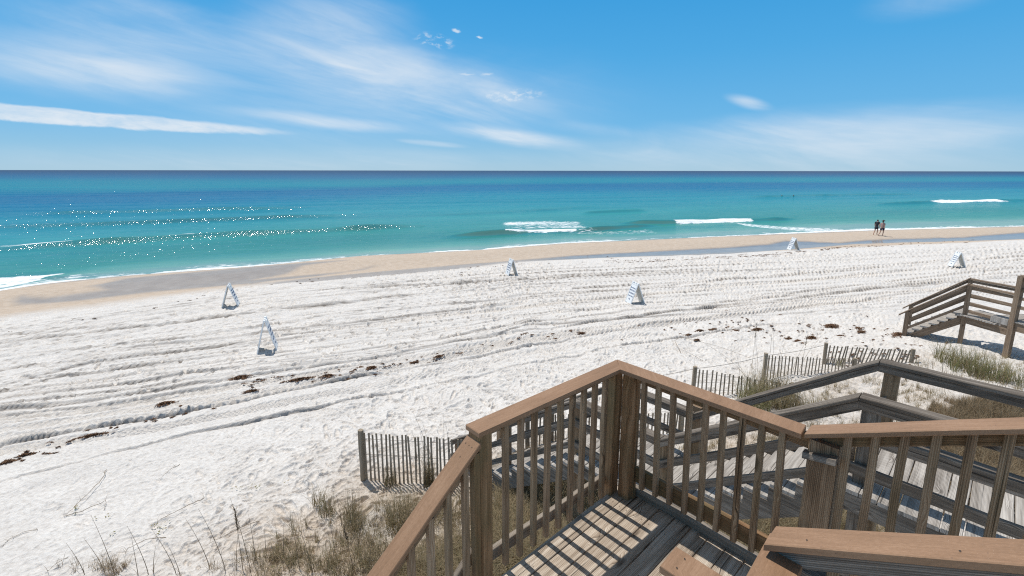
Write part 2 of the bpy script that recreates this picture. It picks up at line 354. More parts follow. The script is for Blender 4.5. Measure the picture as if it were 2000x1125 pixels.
# ------------------------------------------------------------------ the sand
def lin(*c): return tuple(((x/255)/12.92 if x<11 else ((x/255+.055)/1.055)**2.4) for x in c)
RIDGES=[([(0,811),(385,753),(700,706),(980,655),(1400,599),(1700,565),(2000,535)],.085,.16),
 ([(0,880),(400,808),(700,744),(1120,667),(1260,638),(1640,590),(2000,548)],.09,.15),
 ([(0,965),(350,868),(700,793),(1050,721),(1300,672),(1500,640)],.05,.12),
 ([(0,690),(350,660),(700,603),(1000,582),(1250,560),(1600,530),(2000,490)],.06,.15),
 ([(0,665),(300,632),(700,585),(1140,537),(1400,527)],.085,.2),
 ([(0,652),(300,628),(700,580)],.06,.14),
 ([(0,780),(350,733),(700,690),(1000,636),(1300,600),(1700,560),(2000,528)],.06,.14),
 ([(0,764),(350,715),(700,668),(1000,620),(1500,566)],.045,.12),
 ([(100,735),(450,690),(800,640),(1100,605)],.05,.14),
 ([(0,715),(400,680),(700,630),(900,607)],.05,.13),
 ([(900,600),(1250,575),(1500,552),(2000,505)],.06,.15),
 ([(700,560),(1000,545),(1300,531)],.09,.2),
 ([(1150,560),(1500,540),(2000,497)],.07,.18),
 ([(1400,590),(1700,552),(2000,520)],.06,.15),
 ([(1300,610),(1700,575),(2000,548)],.05,.14),
 ([(0,835),(350,780),(700,722)],.035,.1)]
TREADS=[([(0,868),(350,815),(700,737),(1000,678),(1300,637),(1700,584)],.28),([(0,898),(350,843),(700,768),(1000,705),(1250,660)],.26),
 ([(0,832),(400,771),(700,722),(1000,668),(1400,610),(2000,545)],.28),([(0,848),(400,790),(700,736)],.2),([(600,648),(1000,600),(1400,560),(1900,520)],.25)]
def wz(w,fn,*arrs):
    o=np.zeros_like(w);m=w>.01
    if m.any():o[m]=w[m]*fn(*[a[m] for a in arrs])
    return o
def micro(x,y,q):
    global LINED
    LINED=np.zeros_like(x)
    al=x*.88+y*.47
    z=np.zeros_like(x)
    dry=sst(.2,1.2,q);far=1-sst(9,13,q);mid=sst(1,4,q)*(1-sst(15.5,17.5,q));near=sst(14.5,17,q)
    wx=x+.25*vn(x*1.1,y*1.1,3);wy=y+.25*vn(x*1.1,y*1.1,4)
    patch=.2+.8*sst(-.25,.4,vn(x*.16,y*.22,55))
    z+=wz(dry*far*patch*.12,lambda a,b:dimples(a,b,.8,.45,11,.85),wx,wy)+dry*far*.05*fbm(al*.8,q*3.2,38,4)
    z+=wz(dry*(1-near)*(.3+.7*patch)*.12,lambda a,b:dimples(a*1.05+3,b,.42,.5,21,.75),wx,wy)
    z+=dry*mid*.05*fbm(al*.35,q*2.6,31,4)+dry*mid*.03*fbm(al*1.2,q*7.,35,3)
    # soft, much walked sand near the dunes
    smooth=1-.7*sst(-.15,.45,vn(x*.12+5,y*.12,77))
    z+=wz(near*smooth*(q<32),lambda wx,wy,x,y,al,q:.055*dimples(wx,wy,.56,.42,41,.6,.44)+.060*dimples(wx+9,wy*1.05,.33,.5,51,.85,.46)+.03*dimples(wx+4,wy,.19,.6,57,.7,.46)+.05*vn(x*1.7,y*1.9,61)+.03*fbm(al*2.2,q*4.4,62,3),wx,wy,x,y,al,q)
    al2=al+.3*vn(x*.7,y*.7,8);w3=vn(al*2.5,q,120);X_,Y_,AL_,Q_,DR_,W3_,AL2_=x,y,al,q,dry,w3,al2
    for i,(pp,a,w) in enumerate(RIDGES):
        w=w*.62;a=a*.85
        P=pline(pp);d,ok=dline(P,X_,Y_);ok=ok&(np.abs(d)<1.2);I=np.nonzero(ok)[0];d=d[I];al=AL_[I];q=Q_[I];dry=DR_[I];ok=1.;w3=W3_[I];d=d+.10*vn(al*.35,q*.1,100+i)+.03*w3
        m=(.45+.55*sst(-.45,.25,vn(al*.22,np.zeros_like(al)+i*3.,140+i)))*(.8+.35*vn(al*1.3,np.zeros_like(al)+i,150+i))
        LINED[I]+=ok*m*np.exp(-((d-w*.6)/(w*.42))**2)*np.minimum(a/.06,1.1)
        z[I]+=ok*dry*m*a*1.9*(np.clip(np.where(d>0,1-d/(.5*w),1+d/(2.2*w)),0,1)-.5*np.exp(-((d-w*.9)/(w*.4))**2))
    al,q,dry=AL_,Q_,DR_
    # many thin parallel furrows left by the beach rake
    for k,(fr,am,sd) in enumerate(((1.0,.05,701),(1.7,.040,731),(2.9,.026,761))):
        ph=q*fr+.9*vn(al*.045,q*.15,sd)+.10*vn(al*.5,q*.6,sd+1);c=np.floor(ph);fp=ph-c
        on=sst(-.1,.35,vn(al*.07+c*5.3,c*3.1,sd+2))*dry*sst(1.5,3,q)*(1-sst(15,17,q))
        jit=.75+.35*vn(al*1.7,c*2.,sd+3)
        tri=np.where(fp<.62,fp/.62,np.clip(1-(fp-.62)/.10,0,1))-.45*np.exp(-((fp-.77)/.05)**2)
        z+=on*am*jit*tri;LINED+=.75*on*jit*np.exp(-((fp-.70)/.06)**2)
    for i,(pp,w) in enumerate(TREADS):
        P=pline(pp);d,ok=dline(P,X_,Y_);ok=ok&(np.abs(d)<.6);I=np.nonzero(ok)[0];d=d[I];al=AL_[I];q=Q_[I];al2=AL2_[I];ok=1.;d=d+.06*vn(al*.3,q*.1,200+i)
        env=sst(w,w*.8,np.abs(d))*(.45+.55*sst(-.4,.2,vn(al*.3,q*.2,210+i)))
        tr=np.sin((al2*1.0+d*1.9)*2*math.pi/.24)
        z[I]+=ok*env*(.055*tr-.05)
    return z
def build_sand():
    azs=np.concatenate([np.linspace(-180,-72,40)[:-1],np.linspace(-72,-50,60)[:-1],np.linspace(-50,50,1500),np.linspace(50,72,60)[1:],np.linspace(72,180,40)[1:]])
    ri=np.concatenate([[.02,.6,1.5,2.5,3.5,4.3],1/np.linspace(1/4.9,1/95.,1050),[100,120,160,230,350,600,1000]])
    A,Rr=np.meshgrid(np.radians(azs),ri);X=Rr*np.sin(A);Y=Rr*np.cos(A)
    q=qd(X,Y);f=shf(X,Y);Z=base(X,Y)
    m=(np.abs(np.degrees(A))<60)&(Rr>4)&(q>-1)&(Rr<120);mm=np.zeros_like(X);mm[m]=micro(X[m],Y[m],q[m]);Z+=mm;ln=np.zeros_like(X);ln[m]=LINED
    # wet stretches between the dry sand and the sea
    n=.8*fbm(X*.35,Y*.5,301,4);Xn=X+n*1.2;Yn=Y+n*.7
    W1=[(900,519),(984,513),(1110,500),(1260,491),(1380,485),(1500,477),(1532,471),(1637,474),(1700,468),(1880,463),(2000,454),(2200,452),(2300,470),(2000,469),(1880,472),(1670,477),(1529,491),(1410,502),(1290,505),(1170,508),(1005,518),(850,538),(700,554),(600,562),(520,562),(620,548),(760,532)]
    W2=[(190,558),(240,543),(400,528),(500,519),(625,511),(690,508),(600,521),(575,534),(520,545),(700,530),(720,521),(640,540),(560,552),(500,563),(455,560),(380,566),(300,572),(150,590),(35,596),(35,580),(100,582),(220,566)]
    zone=np.where((q<1)&(f<1.3),1.,0.);sel=zone>0
    wet=np.zeros_like(X);pool=np.zeros_like(X)
    a=poly(Xn[sel],Yn[sel],W1,.2,.35);b=poly(Xn[sel],Yn[sel],W2,.2,.5)
    strip=sst(.86,1.0,f[sel]+.08*n[sel])
    right=sst(0,6,X[sel])
    wet[sel]=np.clip(a*(.75+.25*right)+b*.85+strip*.6,0,1);pool[sel]=np.clip(a*(.45+.55*right)+b*.35+strip*.3,0,1)
    lz=Z[sel]-.06*a*right;Z[sel]=lz
    tan=np.where(q<.4,1-sst(-.9,.35,q+n*.5),0.)
    tan=np.maximum(tan,(1-sst(-.2,1.6,q+.6*n))*sst(6,-14,X))
    # sand stained by soil and roots round the dune grass
    dirt=np.zeros_like(X)
    for (u,v,r,k) in ((640,1080,2.2,.75),(780,1010,1.9,.7),(1000,1060,2.4,.95),(500,1120,1.2,.35),(1060,960,1.5,.8),(860,1120,1.8,.8),(1600,960,2.,.8),(1900,880,3.,.75),(1700,780,2.2,.35),(1850,700,2.6,.25),(1450,880,1.5,.5)):
        c=gp(u,v);dirt+=k*np.exp(-((X-c.x)**2+(Y-c.y)**2)/r**2)
    dirt=np.clip(dirt*.8*(.75+.9*fbm(X*1.3,Y*1.3,401,4)),0,1)*sst(14,18,q)
    litter=np.clip(dirt*1.3+.25*np.exp(-((q-19)/2.)**2)*sst(-.1,.4,vn(X*.4,Y*.4,405))*(X>-7),0,1)
    Z=np.where((Rr>100)&(f<1),np.minimum(Z,2.),Z)
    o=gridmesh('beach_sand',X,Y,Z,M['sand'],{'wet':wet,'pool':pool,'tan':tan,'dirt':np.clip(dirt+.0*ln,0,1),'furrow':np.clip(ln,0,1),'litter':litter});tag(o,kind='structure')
build_sand()
# ------------------------------------------------------------------ the sea
CREST=[([(-60,486),(0,482),(120,474),(260,467),(370,460),(500,453),(720,443),(830,439)],.46,1.4,0.),
 ([(-60,442),(0,440),(140,437),(330,431),(560,421),(700,418)],.33,1.8,0.),
 ([(60,415),(230,412),(450,406),(600,404)],.25,2.3,0.),
 ([(860,459),(920,455),(985,451),(1060,449),(1130,448),(1220,441),(1300,436)],.42,1.0,0.),
 ([(1200,434),(1310,432),(1400,430),(1468,428),(1560,424)],.46,1.1,0.),
 ([(1130,414),(1200,411),(1270,409)],.3,1.5,0.),
 ([(1700,398),(1820,393),(1950,391),(2060,389)],.45,1.6,0.),
 ([(800,420),(900,415),(1050,408),(1200,400)],.12,2.5,0.),
 ([(1450,384),(1600,381),(1800,377)],.3,3.,0.),
 ([(0,545),(60,541),(140,537),(225,535),(330,529),(500,519)],.16,.55,0.)]
def build_sea():
    azs=np.concatenate([np.linspace(-89,-56,60)[:-1],np.linspace(-56,56,1250),np.linspace(56,89,60)[1:]])
    inv=np.linspace(1/17.,1/2600.,640);ri=np.concatenate([1/inv,[3200,4200,6000,9000,14000,22000]])
    A,Rr=np.meshgrid(np.radians(azs),ri);X=Rr*np.sin(A);Y=Rr*np.cos(A)
    f=shf(X,Y);ys=np.interp(X,SX,SY);off=(Y-ys)*.93+.45*vn(X*.22,Y*0,650)+.22*vn(X*.7,Y*0,651)+.08*vn(X*2.1,Y*.0,652)
    Q1=X*.95+Y*.31;Q2=-X*.31+Y*.95
    Z=np.zeros_like(X)
    sw=sst(8,40,off)*(1-sst(500,1500,off))
    ph=Q2/15.+.9*vn(Q1*.012,Q2*.02,501);Z+=sw*.13*(np.abs(np.cos(ph*math.pi))**2.2-.4)*(.5+.5*vn(Q1*.02,Q2*.05,503))
    Z+=sst(1,8,off)*(1-sst(120,400,off))*(.035*fbm(Q1*.28,Q2*.8,505,3)+.012*vn(Q1*1.3,Q2*2.4,509))
    foam=np.zeros_like(X);face=np.zeros_like(X)
    for i,(pp,a,w,_) in enumerate(CREST):
        P=np.array([at(u,v,.2) for u,v in pp]);P=P[np.argsort(P[:,0])]
        d=(np.interp(X,P[:,0],P[:,1])-Y)*.94+.5*w*vn(Q1*.12,Q2*0,520+i)
        L=P[-1,0]-P[0,0];t=(X-P[0,0])/L;env=sst(-.02,.16,t)*sst(1.02,.8,t)*(.8+.3*vn(Q1*.25,Q2*0,530+i))
        Z+=a*env*np.where(d>0,np.exp(-(d/(w*.55))**2),np.exp(-(d/(w*1.7))**2))
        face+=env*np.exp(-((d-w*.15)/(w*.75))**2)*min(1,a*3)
        Z-=a*.22*env*np.exp(-((d-w*1.5)/(w*1.2))**2)
    nz=fbm(Q1*.8,Q2*1.6,601,4)
    def band(pp,lo,hi,k,soft=.25):
        P=np.array([at(u,v,.1) for u,v in pp]);P=P[np.argsort(P[:,0])]
        d=(np.interp(X,P[:,0],P[:,1])-Y)*.94;L=max(P[-1,0]-P[0,0],1);t=(X-P[0,0])/L
        e=np.clip(sst(0,.06,t)*sst(1,.94,t),0,1)
        return k*e*sst(lo-soft,lo+soft,d)*sst(hi+soft,hi-soft,d)
    F_=lambda v:np.maximum(foam,v)
    foam=F_(band([(980,451),(1060,450),(1130,448)],-.6,1.6,1.0,.7));foam=F_(band([(950,448),(1060,447),(1190,446)],-10,0,.86,3.)*(.92+.35*fbm(Q1*.12,Q2*.3,664,3))*sst(-.05,.16,(X-at(960,448,0)[0])/(at(1180,446,0)[0]-at(960,448,0)[0]))*sst(1.05,.78,(X-at(960,448,0)[0])/(at(1180,446,0)[0]-at(960,448,0)[0])))
    foam=F_(band([(1100,452),(1180,455),(1290,452)],-3.5,1.5,.66,1.5))
    foam=F_(band([(1308,433),(1400,430),(1468,428)],-.6,1.9,1.05,.7));foam=F_(band([(1810,394),(1880,392),(1955,391)],-.8,3.2,1.0,1.2))
    foam=F_(band([(1440,437),(1550,447),(1680,452)],-4.,2.5,.80,2.))
    foam=F_(band([(-60,548),(40,541),(110,537)],-1.2,3.2,1.0,.9))
    foam=F_(band([(-60,483),(0,480),(120,472),(260,466),(330,461),(400,458)],-1.6,.8,1.12,.6)*(.85+.3*vn(Q1*.3,Q2*0,662)))  # crest foam, its white speckles also painted in for sun glitter
    foam=F_(band([(-60,441),(0,439),(140,436),(330,430)],-.8,.5,.70,.5))
    # thin line of foam where the water ends, stronger at left of centre
    fs=np.interp(X,[-60,-33,-29,-26,-22,-17,-12,-4,-2,4,8,30,44,60,90],[1.05,1.1,.95,.8,1.,1.1,.95,.95,1.1,.9,.98,.9,1.05,1,1])
    wd=np.interp(X,[-33,-29,-26,-20,-15,-10,-2,6,20,44,60],[2.2,1.,.5,.8,.75,.35,.5,.35,.4,1.3,.7])
    foam=F_(fs*sst(wd+.25,wd*.4,off+.3*nz)*sst(-3,-.2,off));foam=F_(.70*fs*sst(wd*2.2+1.2,wd,off+.8*nz+.6*vn(X*.3,Y*0,655))*sst(0,.5,off))
    foam=F_(band([(380,529),(500,519),(640,509)],-1.0,1.,.66,.8))
    # body colour by distance offshore: pale over the bar, turquoise and navy bands farther out
    s=off*1.0+6*vn(Q1*.01,Q2*.02,610);ld=np.log(np.maximum(s,.6))
    K=[(.6,(158,166,160)),(2.2,(124,160,150)),(6,(82,147,142)),(14,(80,150,148)),(26,(84,160,164)),(50,(72,158,174)),(85,(50,146,172)),(125,(24,122,166)),(175,(8,112,160)),(235,(0,142,166)),(330,(0,136,164)),(480,(2,108,154)),(800,(4,84,138)),(2000,(5,60,112)),(30000,(5,52,102))]
    kx=np.log([k[0] for k in K]);C=np.stack([np.interp(ld,kx,[lin(*k[1])[i] for k in K]) for i in range(3)],-1)
    fc=np.clip(face,0,1)[...,None]*.62*(off<260)[...,None];C=C*(1-fc)+fc*np.array(lin(38,118,104));lf=sst(30,-160,X)[...,None]*sst(60,220,off)[...,None]  # wave fronts: shade and see-through green painted into the body colour
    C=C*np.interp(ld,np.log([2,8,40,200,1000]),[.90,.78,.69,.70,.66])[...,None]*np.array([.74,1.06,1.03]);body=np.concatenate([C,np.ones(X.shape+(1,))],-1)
    chop=.30+.52*sst(4,60,off);chop=np.maximum(chop,sst(20,-30,X)*sst(2,10,off)*.74)
    for (pp,a,w,_) in CREST[:3]:
        P=np.array([at(u,v,.2) for u,v in pp]);P=P[np.argsort(P[:,0])];d=(np.interp(X,P[:,0],P[:,1])-Y)*.94
        chop=chop+1.3*np.exp(-(d/w)**2)*((X>P[0,0])&(X<P[-1,0]))
    Z=Z*sst(0,3,off)+.004
    # drop the part that would lie inland
    Z=np.where(off<-2.5,-1.5,Z)
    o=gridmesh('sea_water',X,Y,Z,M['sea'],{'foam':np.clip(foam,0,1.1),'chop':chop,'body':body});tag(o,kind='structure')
build_sea()
# ------------------------------------------------------------------ near staircase
def gz(p): return float(base(p.x,p.y))
def build_stairs():
    root=empty('staircase',W(-.7,.6,-3.2),'brown wooden staircase landing with tan composite handrail caps in the foreground','staircase')
    inv=Matrix.Translation(-root.location)
    def P(mb,name,mat,parent=None): return mb.build(name,M[mat],parent or root,inv=inv)
    def post(s,t,h0,h1,w=.09,mat='brown',rnd=None):
        return P(MB().prism(W(s,t,h0),W(s,t,h1),V1*w,V2*w,ch=.006,jit=.001,rnd=rnd),'post',mat)
    # floor boards running along the front, on joists
    fl=MB();t=-.065;k=0
    while t<1.62:
        w=.128;w_=min(w,1.64-t)
        fl.box(W(-.63,t+w_/2,-.018+random.uniform(-.002,.002)),V1*1.52,V2*(w_-.007),VZ*.036,ch=.005,jit=.0012,seg=8);t+=w
    P(fl,'floor','deck')
    jo=MB()
    for s in (-1.3,-.9,-.45,-.02):
        jo.box(W(s,.78,-.125),V2*1.6,V1*.04,VZ*.17)
    jo.box(W(-.66,-.03,-.125),V1*1.3,V2*.04,VZ*.17);jo.box(W(-.66,1.6,-.125),V1*1.3,V2*.04,VZ*.17);P(jo,'joist_frame','curb')
    def gnd(s,t): 
        p=W(s,t,0);return gz(p)-DZ-.2
    ph=1.085
    post(-.01,-.075,gnd(0,-.1),ph,.105);post(.045,.055,gnd(.1,0),ph,.10)          # the two corner posts
    post(-1.355,-.055,gnd(-1.36,0),ph,.10)
    post(.01,1.335,gnd(0,1.34),1.10,.14,'rail')                         # big post at the foot of the upper flight
    post(-1.395,1.30,gnd(-1.2,1.1),1.08)
    post(-1.06,1.46,gnd(-1.,1.3),1.08)
    # rail along the seaward side
    A0,A1=(-1.40,-.062),(.005,-.015)
    d=np.array(A1)-A0;L=np.linalg.norm(d);d/=L;n=np.array([-d[1],d[0]])
    VD=V1*d[0]+V2*d[1];VN=V1*n[0]+V2*n[1]
    def pa(x,o,h): return W(A0[0]+d[0]*x+n[0]*o,A0[1]+d[1]*x+n[1]*o,h)
    def mitre(p_out0,p_out1,p_in1,p_in0,h,th,name='handrail_cap'):
        """flat composite board with a mitred end, from its four corners"""
        mb=MB();c=[p_out0,p_out1,p_in1,p_in0];c0=sum((Vector(x) for x in c),Vector())/4
        lo=[Vector(x) for x in c];hi=[x+VZ*th for x in lo];b=.004
        hin=[x+(c0-x).normalized()*b for x in hi];hi2=[x-VZ*b for x in hi]
        L0=(lo[1]-lo[0]).length;wd=(lo[3]-lo[0]).length;u=random.random()*4;r=random.random()
        def add(q,uv):
            v0=len(mb.v);mb.v+=[tuple(x) for x in q];mb.f.append(tuple(range(v0,v0+4)));mb.uv+=uv;mb.r.append(r)
        add(hin,[(u,0),(u+L0,0),(u+L0,wd),(u,wd)]);add(lo[::-1],[(u,wd),(u+L0,wd),(u+L0,0),(u,0)])
        for i in range(4):
            j=(i+1)%4;l=(lo[j]-lo[i]).length
            add([lo[i],lo[j],hi2[j],hi2[i]],[(u,0),(u+l,0),(u+l,th),(u,th)]);add([hi2[i],hi2[j],hin[j],hin[i]],[(u,0),(u+l,0),(u+l,b),(u,b)])
        return mb
    mA=mitre(W(-1.41,-.125,1.09),W(.03,-.078,1.09),W(-.095,.045,1.09),W(-1.41,0.,1.09),0,.03);P(mA,'handrail_cap','comp')
    P(MB().prism(pa(.09,-.055,1.045),pa(1.37,-.055,1.045),VN*.036,VZ*.088),'upper_rail','rail')
    P(MB().prism(pa(.06,-.085,.115),pa(1.38,-.085,.115),VN*.036,VZ*.085),'bottom_rail','curb')
    for i in range(9):
        x=.255+i*.1225
        if x>1.32:break
        P(MB().prism(pa(x,-.018,.045+random.uniform(-.01,.01)),pa(x+random.uniform(-.003,.003),-.018,1.085),VD*.036,VN*.036,ch=.003),'baluster','rail')
    P(MB().prism(W(-1.285,-.085,-.25),W(-1.285,-.085,1.08),V1*.036,V2*.036),'baluster','rail')
    P(MB().prism(W(-.045,-.10,-.1),W(-.045,-.10,1.08),V1*.036,V2*.036),'baluster','rail')
    # rail along the walkway side
    mB=mitre(W(-.105,.046,1.092),W(.032,-.077,1.092),W(.045,1.222,1.092),W(-.085,1.232,1.092),0,.03)
    P(mB,'handrail_cap','comp')
    P(MB().prism(W(.03,.12,1.047),W(.03,1.25,1.047),V1*.036,VZ*.088),'upper_rail','brown')
    P(MB().prism(W(.085,.11,.20),W(.085,1.27,.20),V1*.036,VZ*.125),'bottom_rail','brown')
    P(MB().prism(W(.115,.08,.035),W(.115,1.26,.035),V1*.045,VZ*.075,jit=.004),'curb_board','curb')
    for i in range(9):
        t=.19+i*.1165
        P(MB().prism(W(.045,t,.135+random.uniform(-.008,.008)),W(.0,t+random.uniform(-.003,.003),1.09),V1*.036,V2*.036,ch=.003),'baluster','rail')
    P(MB().prism(W(.06,.105,.0),W(.05,.105,1.09),V1*.036,V2*.036),'baluster','brown')
    # upper flight: two sloping handrails
    def hC(t):return 1.145+(t-1.255)*.482
    def slope(s,t0,t1,h0,h1,w,th,off=0):
        return MB().prism(W(s,t0,h0+off-th/2),W(s,t1,h1+off-th/2),V1*w,VZ*th,ch=.004,jit=.0008)
    P(slope(-.04,1.252,3.0,hC(1.252),hC(3.0),.135,.03),'handrail_cap','comp')
    P(slope(.0,1.30,2.98,hC(1.30),hC(2.98),.036,.09,-.032),'upper_rail','brown')
    P(slope(.02,1.42,2.98,hC(1.42),hC(2.98),.036,.09,-.95),'bottom_rail','brown')
    for i in range(14):
        t=1.435+i*.112
        P(MB().prism(W(-.035,t,hC(t)-1.02),W(-.035,t,hC(t)-.032),V1*.036,V2*.036,ch=.003),'baluster','rail')
    P(MB().prism(W(-.05,1.245,.995),W(-.095,1.41,1.045),V1*.05,VZ*.04),'corner_block','grey')
    def hT(t):return 1.175+(t-1.40)*.565
    P(slope(-1.065,1.395,2.95,hT(1.395),hT(2.95),.135,.032),'handrail_cap','comp')
    P(slope(-1.055,1.43,2.95,hT(1.43),hT(2.95),.038,.10,-.034),'upper_rail','grey')
    P(MB().prism(W(-1.02,1.43,1.075),W(-1.02,1.66,1.06),V1*.09,VZ*.05),'corner_block','grey')
    P(slope(-1.055,1.5,2.95,hT(1.5),hT(2.95),.036,.09,-.95),'bottom_rail','rail')
    for i in range(8):
        t=1.6+i*.14
        P(MB().prism(W(-1.03,t,hT(t)-1.02),W(-1.03,t,hT(t)-.04),V1*.036,V2*.036,ch=.003),'baluster','rail')
    # short level rail round the near corner of the landing
    P(mitre(W(-1.465,1.15,1.09),W(-1.335,1.145,1.09),W(-1.335,1.388,1.09),W(-1.465,1.522,1.09),0,.03),'handrail_cap','comp')
    P(MB().prism(W(-1.40,1.17,1.04),W(-1.40,1.47,1.04),V1*.085,VZ*.09),'upper_rail','rail')
    P(mitre(W(-1.331,1.39,1.09),W(-.985,1.372,1.09),W(-.985,1.51,1.09),W(-1.461,1.525,1.09),0,.03),'handrail_cap','comp')
    # lower flight going down to the left
    def hL(s):return 1.058+(s+1.405)*.79
    P(MB().prism(W(-1.405,-.055,hL(-1.405)-.015),W(-3.4,-.055,hL(-3.4)-.015),V2*.125,VZ*.034,ch=.004,jit=.0008),'handrail_cap','comp')
    P(MB().prism(W(-1.41,-.055,hL(-1.41)-.08),W(-3.4,-.055,hL(-3.4)-.08),V2*.036,VZ*.09),'upper_rail','rail')
    P(MB().prism(W(-1.41,-.085,hL(-1.41)-.78),W(-3.4,-.085,hL(-3.4)-.78),V2*.036,VZ*.085),'bottom_rail','curb')
    for i in range(13):
        s=-1.50-i*.118
        P(MB().prism(W(s,-.02,hL(s)-.9),W(s,-.02,hL(s)-.04),V1*.036,V2*.036,ch=.003),'baluster','rail')
    P(MB().prism(W(-1.425,-.02,-.15),W(-1.425,-.02,1.0),V1*.04,V2*.05),'baluster','brown')
    for s in (-3.38,):post(s,-.055,gnd(s,0),hL(s)-.03)
    for i in range(9):
        s=-1.40-.235*i;h=-.185*(i+1)
        P(MB().box(W(s-.13,.55,h-.018),V2*1.16,V1*.26,VZ*.036,ch=.005),'stair_tread','deck')
    for t in (-.04,1.14):
        P(MB().prism(W(-1.38,t,-.30),W(-3.5,t,-.30-2.12*.79),V2*.04,VZ*.24),'stringer','curb')
    for i in range(7):
        t=1.64+.26*i;h=.14*(i+1)
        P(MB().box(W(-.53,t+.13,h-.018),V1*.98,V2*.27,VZ*.036,ch=.005),'stair_tread','deck')
    for s in (.02,-1.06):
        P(MB().prism(W(s,1.6,-.1),W(s,3.3,-.1+1.7*.53),V1*.04,VZ*.2),'stringer','curb')
    post(-.03,2.98,gnd(0,2.98),hC(2.98)-.04);post(-1.06,2.93,gnd(-1,2.93),hT(2.93)-.04)
    post(-1.36,1.6,gnd(-1.3,1.6),-.05)
    # screws
    def screws(lst):
        mb=MB()
        for p,nrm in lst:
            e=nrm.orthogonal().normalized()*.0032;f=nrm.cross(e).normalized()*.0032
            mb.quad([p+nrm*.0015+e*math.cos(a)+f*math.sin(a) for a in [i*1.0472 for i in range(6)]])
        return mb
    sl=Vector((V1*1+VZ*.79)).normalized();nr=sl.cross(V2);nr=nr if nr.z>0 else -nr
    pts=[(W(-1.44,t,hL(-1.44)+.003),nr) for t in (-.085,-.055,-.028)]+[(W(-1.50,-.06,hL(-1.5)+.003),nr)]
    pts+=[(W(-.80-1.02*0-.2,.0,0.001),VZ)]
    for s in (-1.43,-1.37):pts+=[(W(s,1.2,1.1215),VZ)]
    nT=Vector((VZ-V2*.565)).normalized()
    for t in (1.52,1.9,2.3):pts+=[(W(-1.09,t,hT(t)+.002),nT)]
    for s in (-.1,-.55,-1.0,-1.25):
        for k in range(12):
            t=-.065+.128*k
            for e in (.03,.095):
                if t+e<1.6:pts.append((W(s+random.uniform(-.006,.006),t+e,.0025),VZ))
    o=screws(pts);P(o,'screw_heads','screw')
build_stairs()
